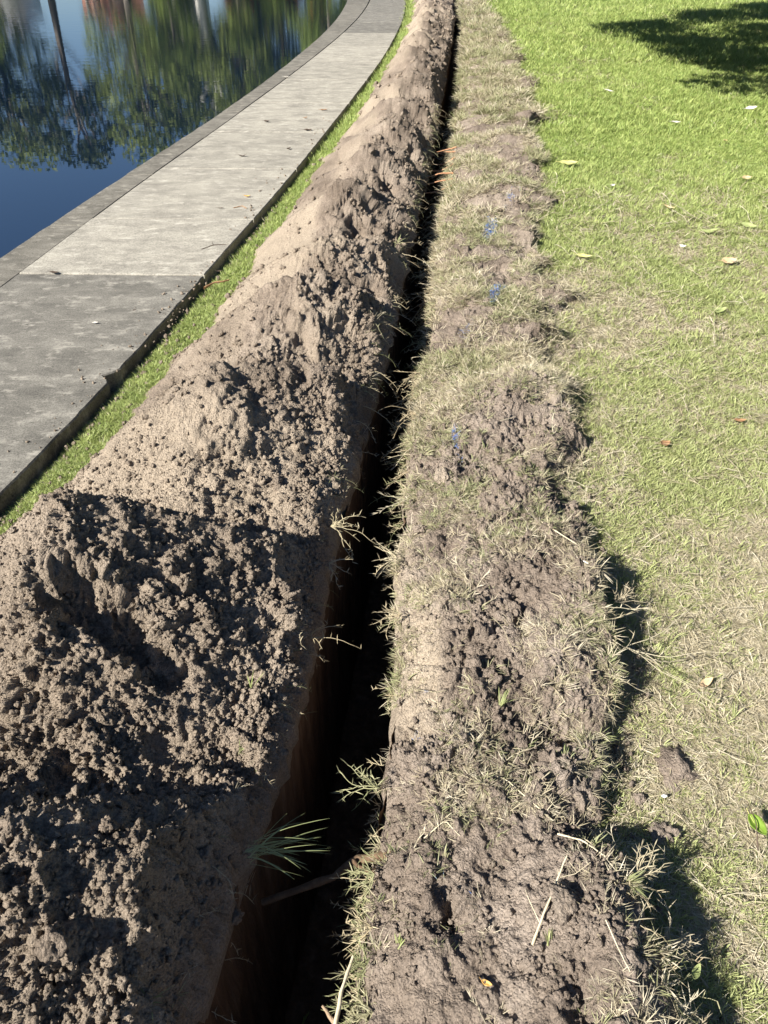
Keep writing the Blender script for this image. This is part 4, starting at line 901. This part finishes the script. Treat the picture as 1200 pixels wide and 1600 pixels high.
# roots and sticks
def stick(name, pts, rad, m, lab, cat='stick', grp=None, sides=7, forks=()):
    b = MB(); P0 = np.array(pts, float); t = np.linspace(0, 1, 12); seg = np.linspace(0, 1, len(P0)); P = np.stack([np.interp(t, seg, P0[:, k]) for k in range(3)], 1)
    P = P + rng.normal(0, rad[0] * .14, P.shape); b.tube(P, np.interp(t, [0, 1], rad) * rng.uniform(.8, 1.2, 12), sides)
    for f in forks: b.tube(f, np.linspace(rad[1] * .8, rad[1] * .3, len(f)), 5)
    o = b.build(name, m); tag(o, lab, cat, grp); return o
stick('tree_root', [(.02, .80, .02), (-.05, .81, -.01), (-.12, .80, -.08), (-.28, .78, -.16)], (.012, .008), M['root_dark'], 'thick brown root crossing the dark trench under the leafy runners', 'root')
stick('tree_root', [(.0, .77, .01), (-.04, .78, -.01), (-.07, .80, .0)], (.006, .005), M['root_dark'], 'short curved root below the thick root', 'root')
stick('tree_root', [(-.05, .44, .0), (-.075, .47, .01), (-.115, .515, .02)], (.009, .003), M['root'], 'broken pointed root at the bottom of the trench', 'root')
stick('wooden_stake', [(-.095, .40, .03), (-.092, .46, .03), (-.08, .54, .025), (-.06, .60, .02)], (.0038, .0034), M['stem'], 'thin straight pale stake along the trench edge at the bottom', 'stake')
for k in range(7):
    y = 6.1 + .22 * k + random.uniform(-.05, .05); x = float(lipR(y)); a = random.uniform(-.5, .4)
    stick('tree_root', [(x + .05, y, .03), (x - .06, y + .05 * a, .02 + random.uniform(-.05, .03)), (x - .22, y + .12 * a, -.02)], (.008, .003), M['root_red'], 'orange brown cut root across the far trench, ' + ['nearest of its bunch', 'second nearest of its bunch', 'third nearest of its bunch', 'middle one of its bunch', 'third farthest of its bunch', 'second farthest of its bunch', 'farthest of its bunch'][k], 'root', 'orange roots across the far trench')
z0 = surf(.285, .595)
stick('dry_stem', [(.272, .575, z0 + .008), (.31, .64, z0 + .03), (.355, .715, z0 + .06)], (.0026, .0014), M['stem'], 'pale straw stem leaning across the near bank', 'stem', forks=[[(.29, .61, z0 + .02), (.275, .64, z0 + .035), (.27, .665, z0 + .03)], [(.335, .68, z0 + .045), (.37, .69, z0 + .04), (.40, .705, z0 + .055)]])
z0 = surf(.24, .97)
stick('dry_stem', [(.20, .955, surf(.20, .955) + .012), (.27, .93, surf(.27, .93) + .014), (.36, .83, surf(.36, .83) + .02)], (.0016, .001), M['stem'], 'long thin straw stem lying across the middle bank', 'stem')
stick('dry_stem', [(.36, .79, surf(.36, .79) + .02), (.40, .76, surf(.40, .76) + .035), (.44, .73, surf(.4, .76) + .03)], (.002, .0014), M['stem'], 'bright straw stem over the shaded hollow of the bank', 'stem')
stick('dry_stem', [(.55, 1.62, surf(.55, 1.62) + .01), (.585, 1.57, surf(.585, 1.57) + .01)], (.0025, .0018), M['white'], 'short white stick lying on the dark bank', 'stem')
stick('dry_stem', [(.50, 1.83, surf(.5, 1.83) + .02), (.57, 1.73, surf(.57, 1.73) + .025), (.61, 1.66, surf(.61, 1.66) + .02)], (.002, .001), M['stem'], 'long straw stem at the back of the dark bank', 'stem')
stick('dry_stem', [(.395, .585, surf(.395, .585) + .006), (.41, .54, surf(.41, .54) + .01), (.42, .505, surf(.42, .505) + .01)], (.0012, .0008), M['stem'], 'thin straw stem near the bottom right of the bank', 'stem')
stick('dry_stem', [(.08, .80, surf(.08, .80) + .01), (.13, .83, surf(.13, .83) + .012), (.16, .80, surf(.16, .8) + .01)], (.0013, .0008), M['stem'], 'curved straw stem close to the trench edge', 'stem')
stick('twig', [(-1.02, 4.07, .006), (-.98, 4.15, .008), (-.93, 4.17, .006), (-.90, 4.2, .006)], (.006, .004), M['leaf_brown'], 'brown bark strip lying on the slab joint by the grass', 'twig')
stick('twig', [(-1.16, 4.72, .004), (-1.10, 4.80, .006), (-1.01, 4.82, .004)], (.0035, .002), M['leaf_dark'], 'thin dark twig on the first pale slab', 'twig', forks=[[(-1.10, 4.80, .006), (-1.12, 4.87, .006)]])
stick('twig', [(.806, .80, .04), (.815, .85, .064), (.822, .91, .05)], (.0016, .001), M['leaf_dark'], 'dark twig over the lime green leaf', 'twig')
stick('twig', [(-1.10, 5.62, .004), (-1.04, 5.66, .006), (-1.0, 5.6, .004)], (.003, .002), M['leaf_brown'], 'reddish twig on the path near the groove', 'twig')
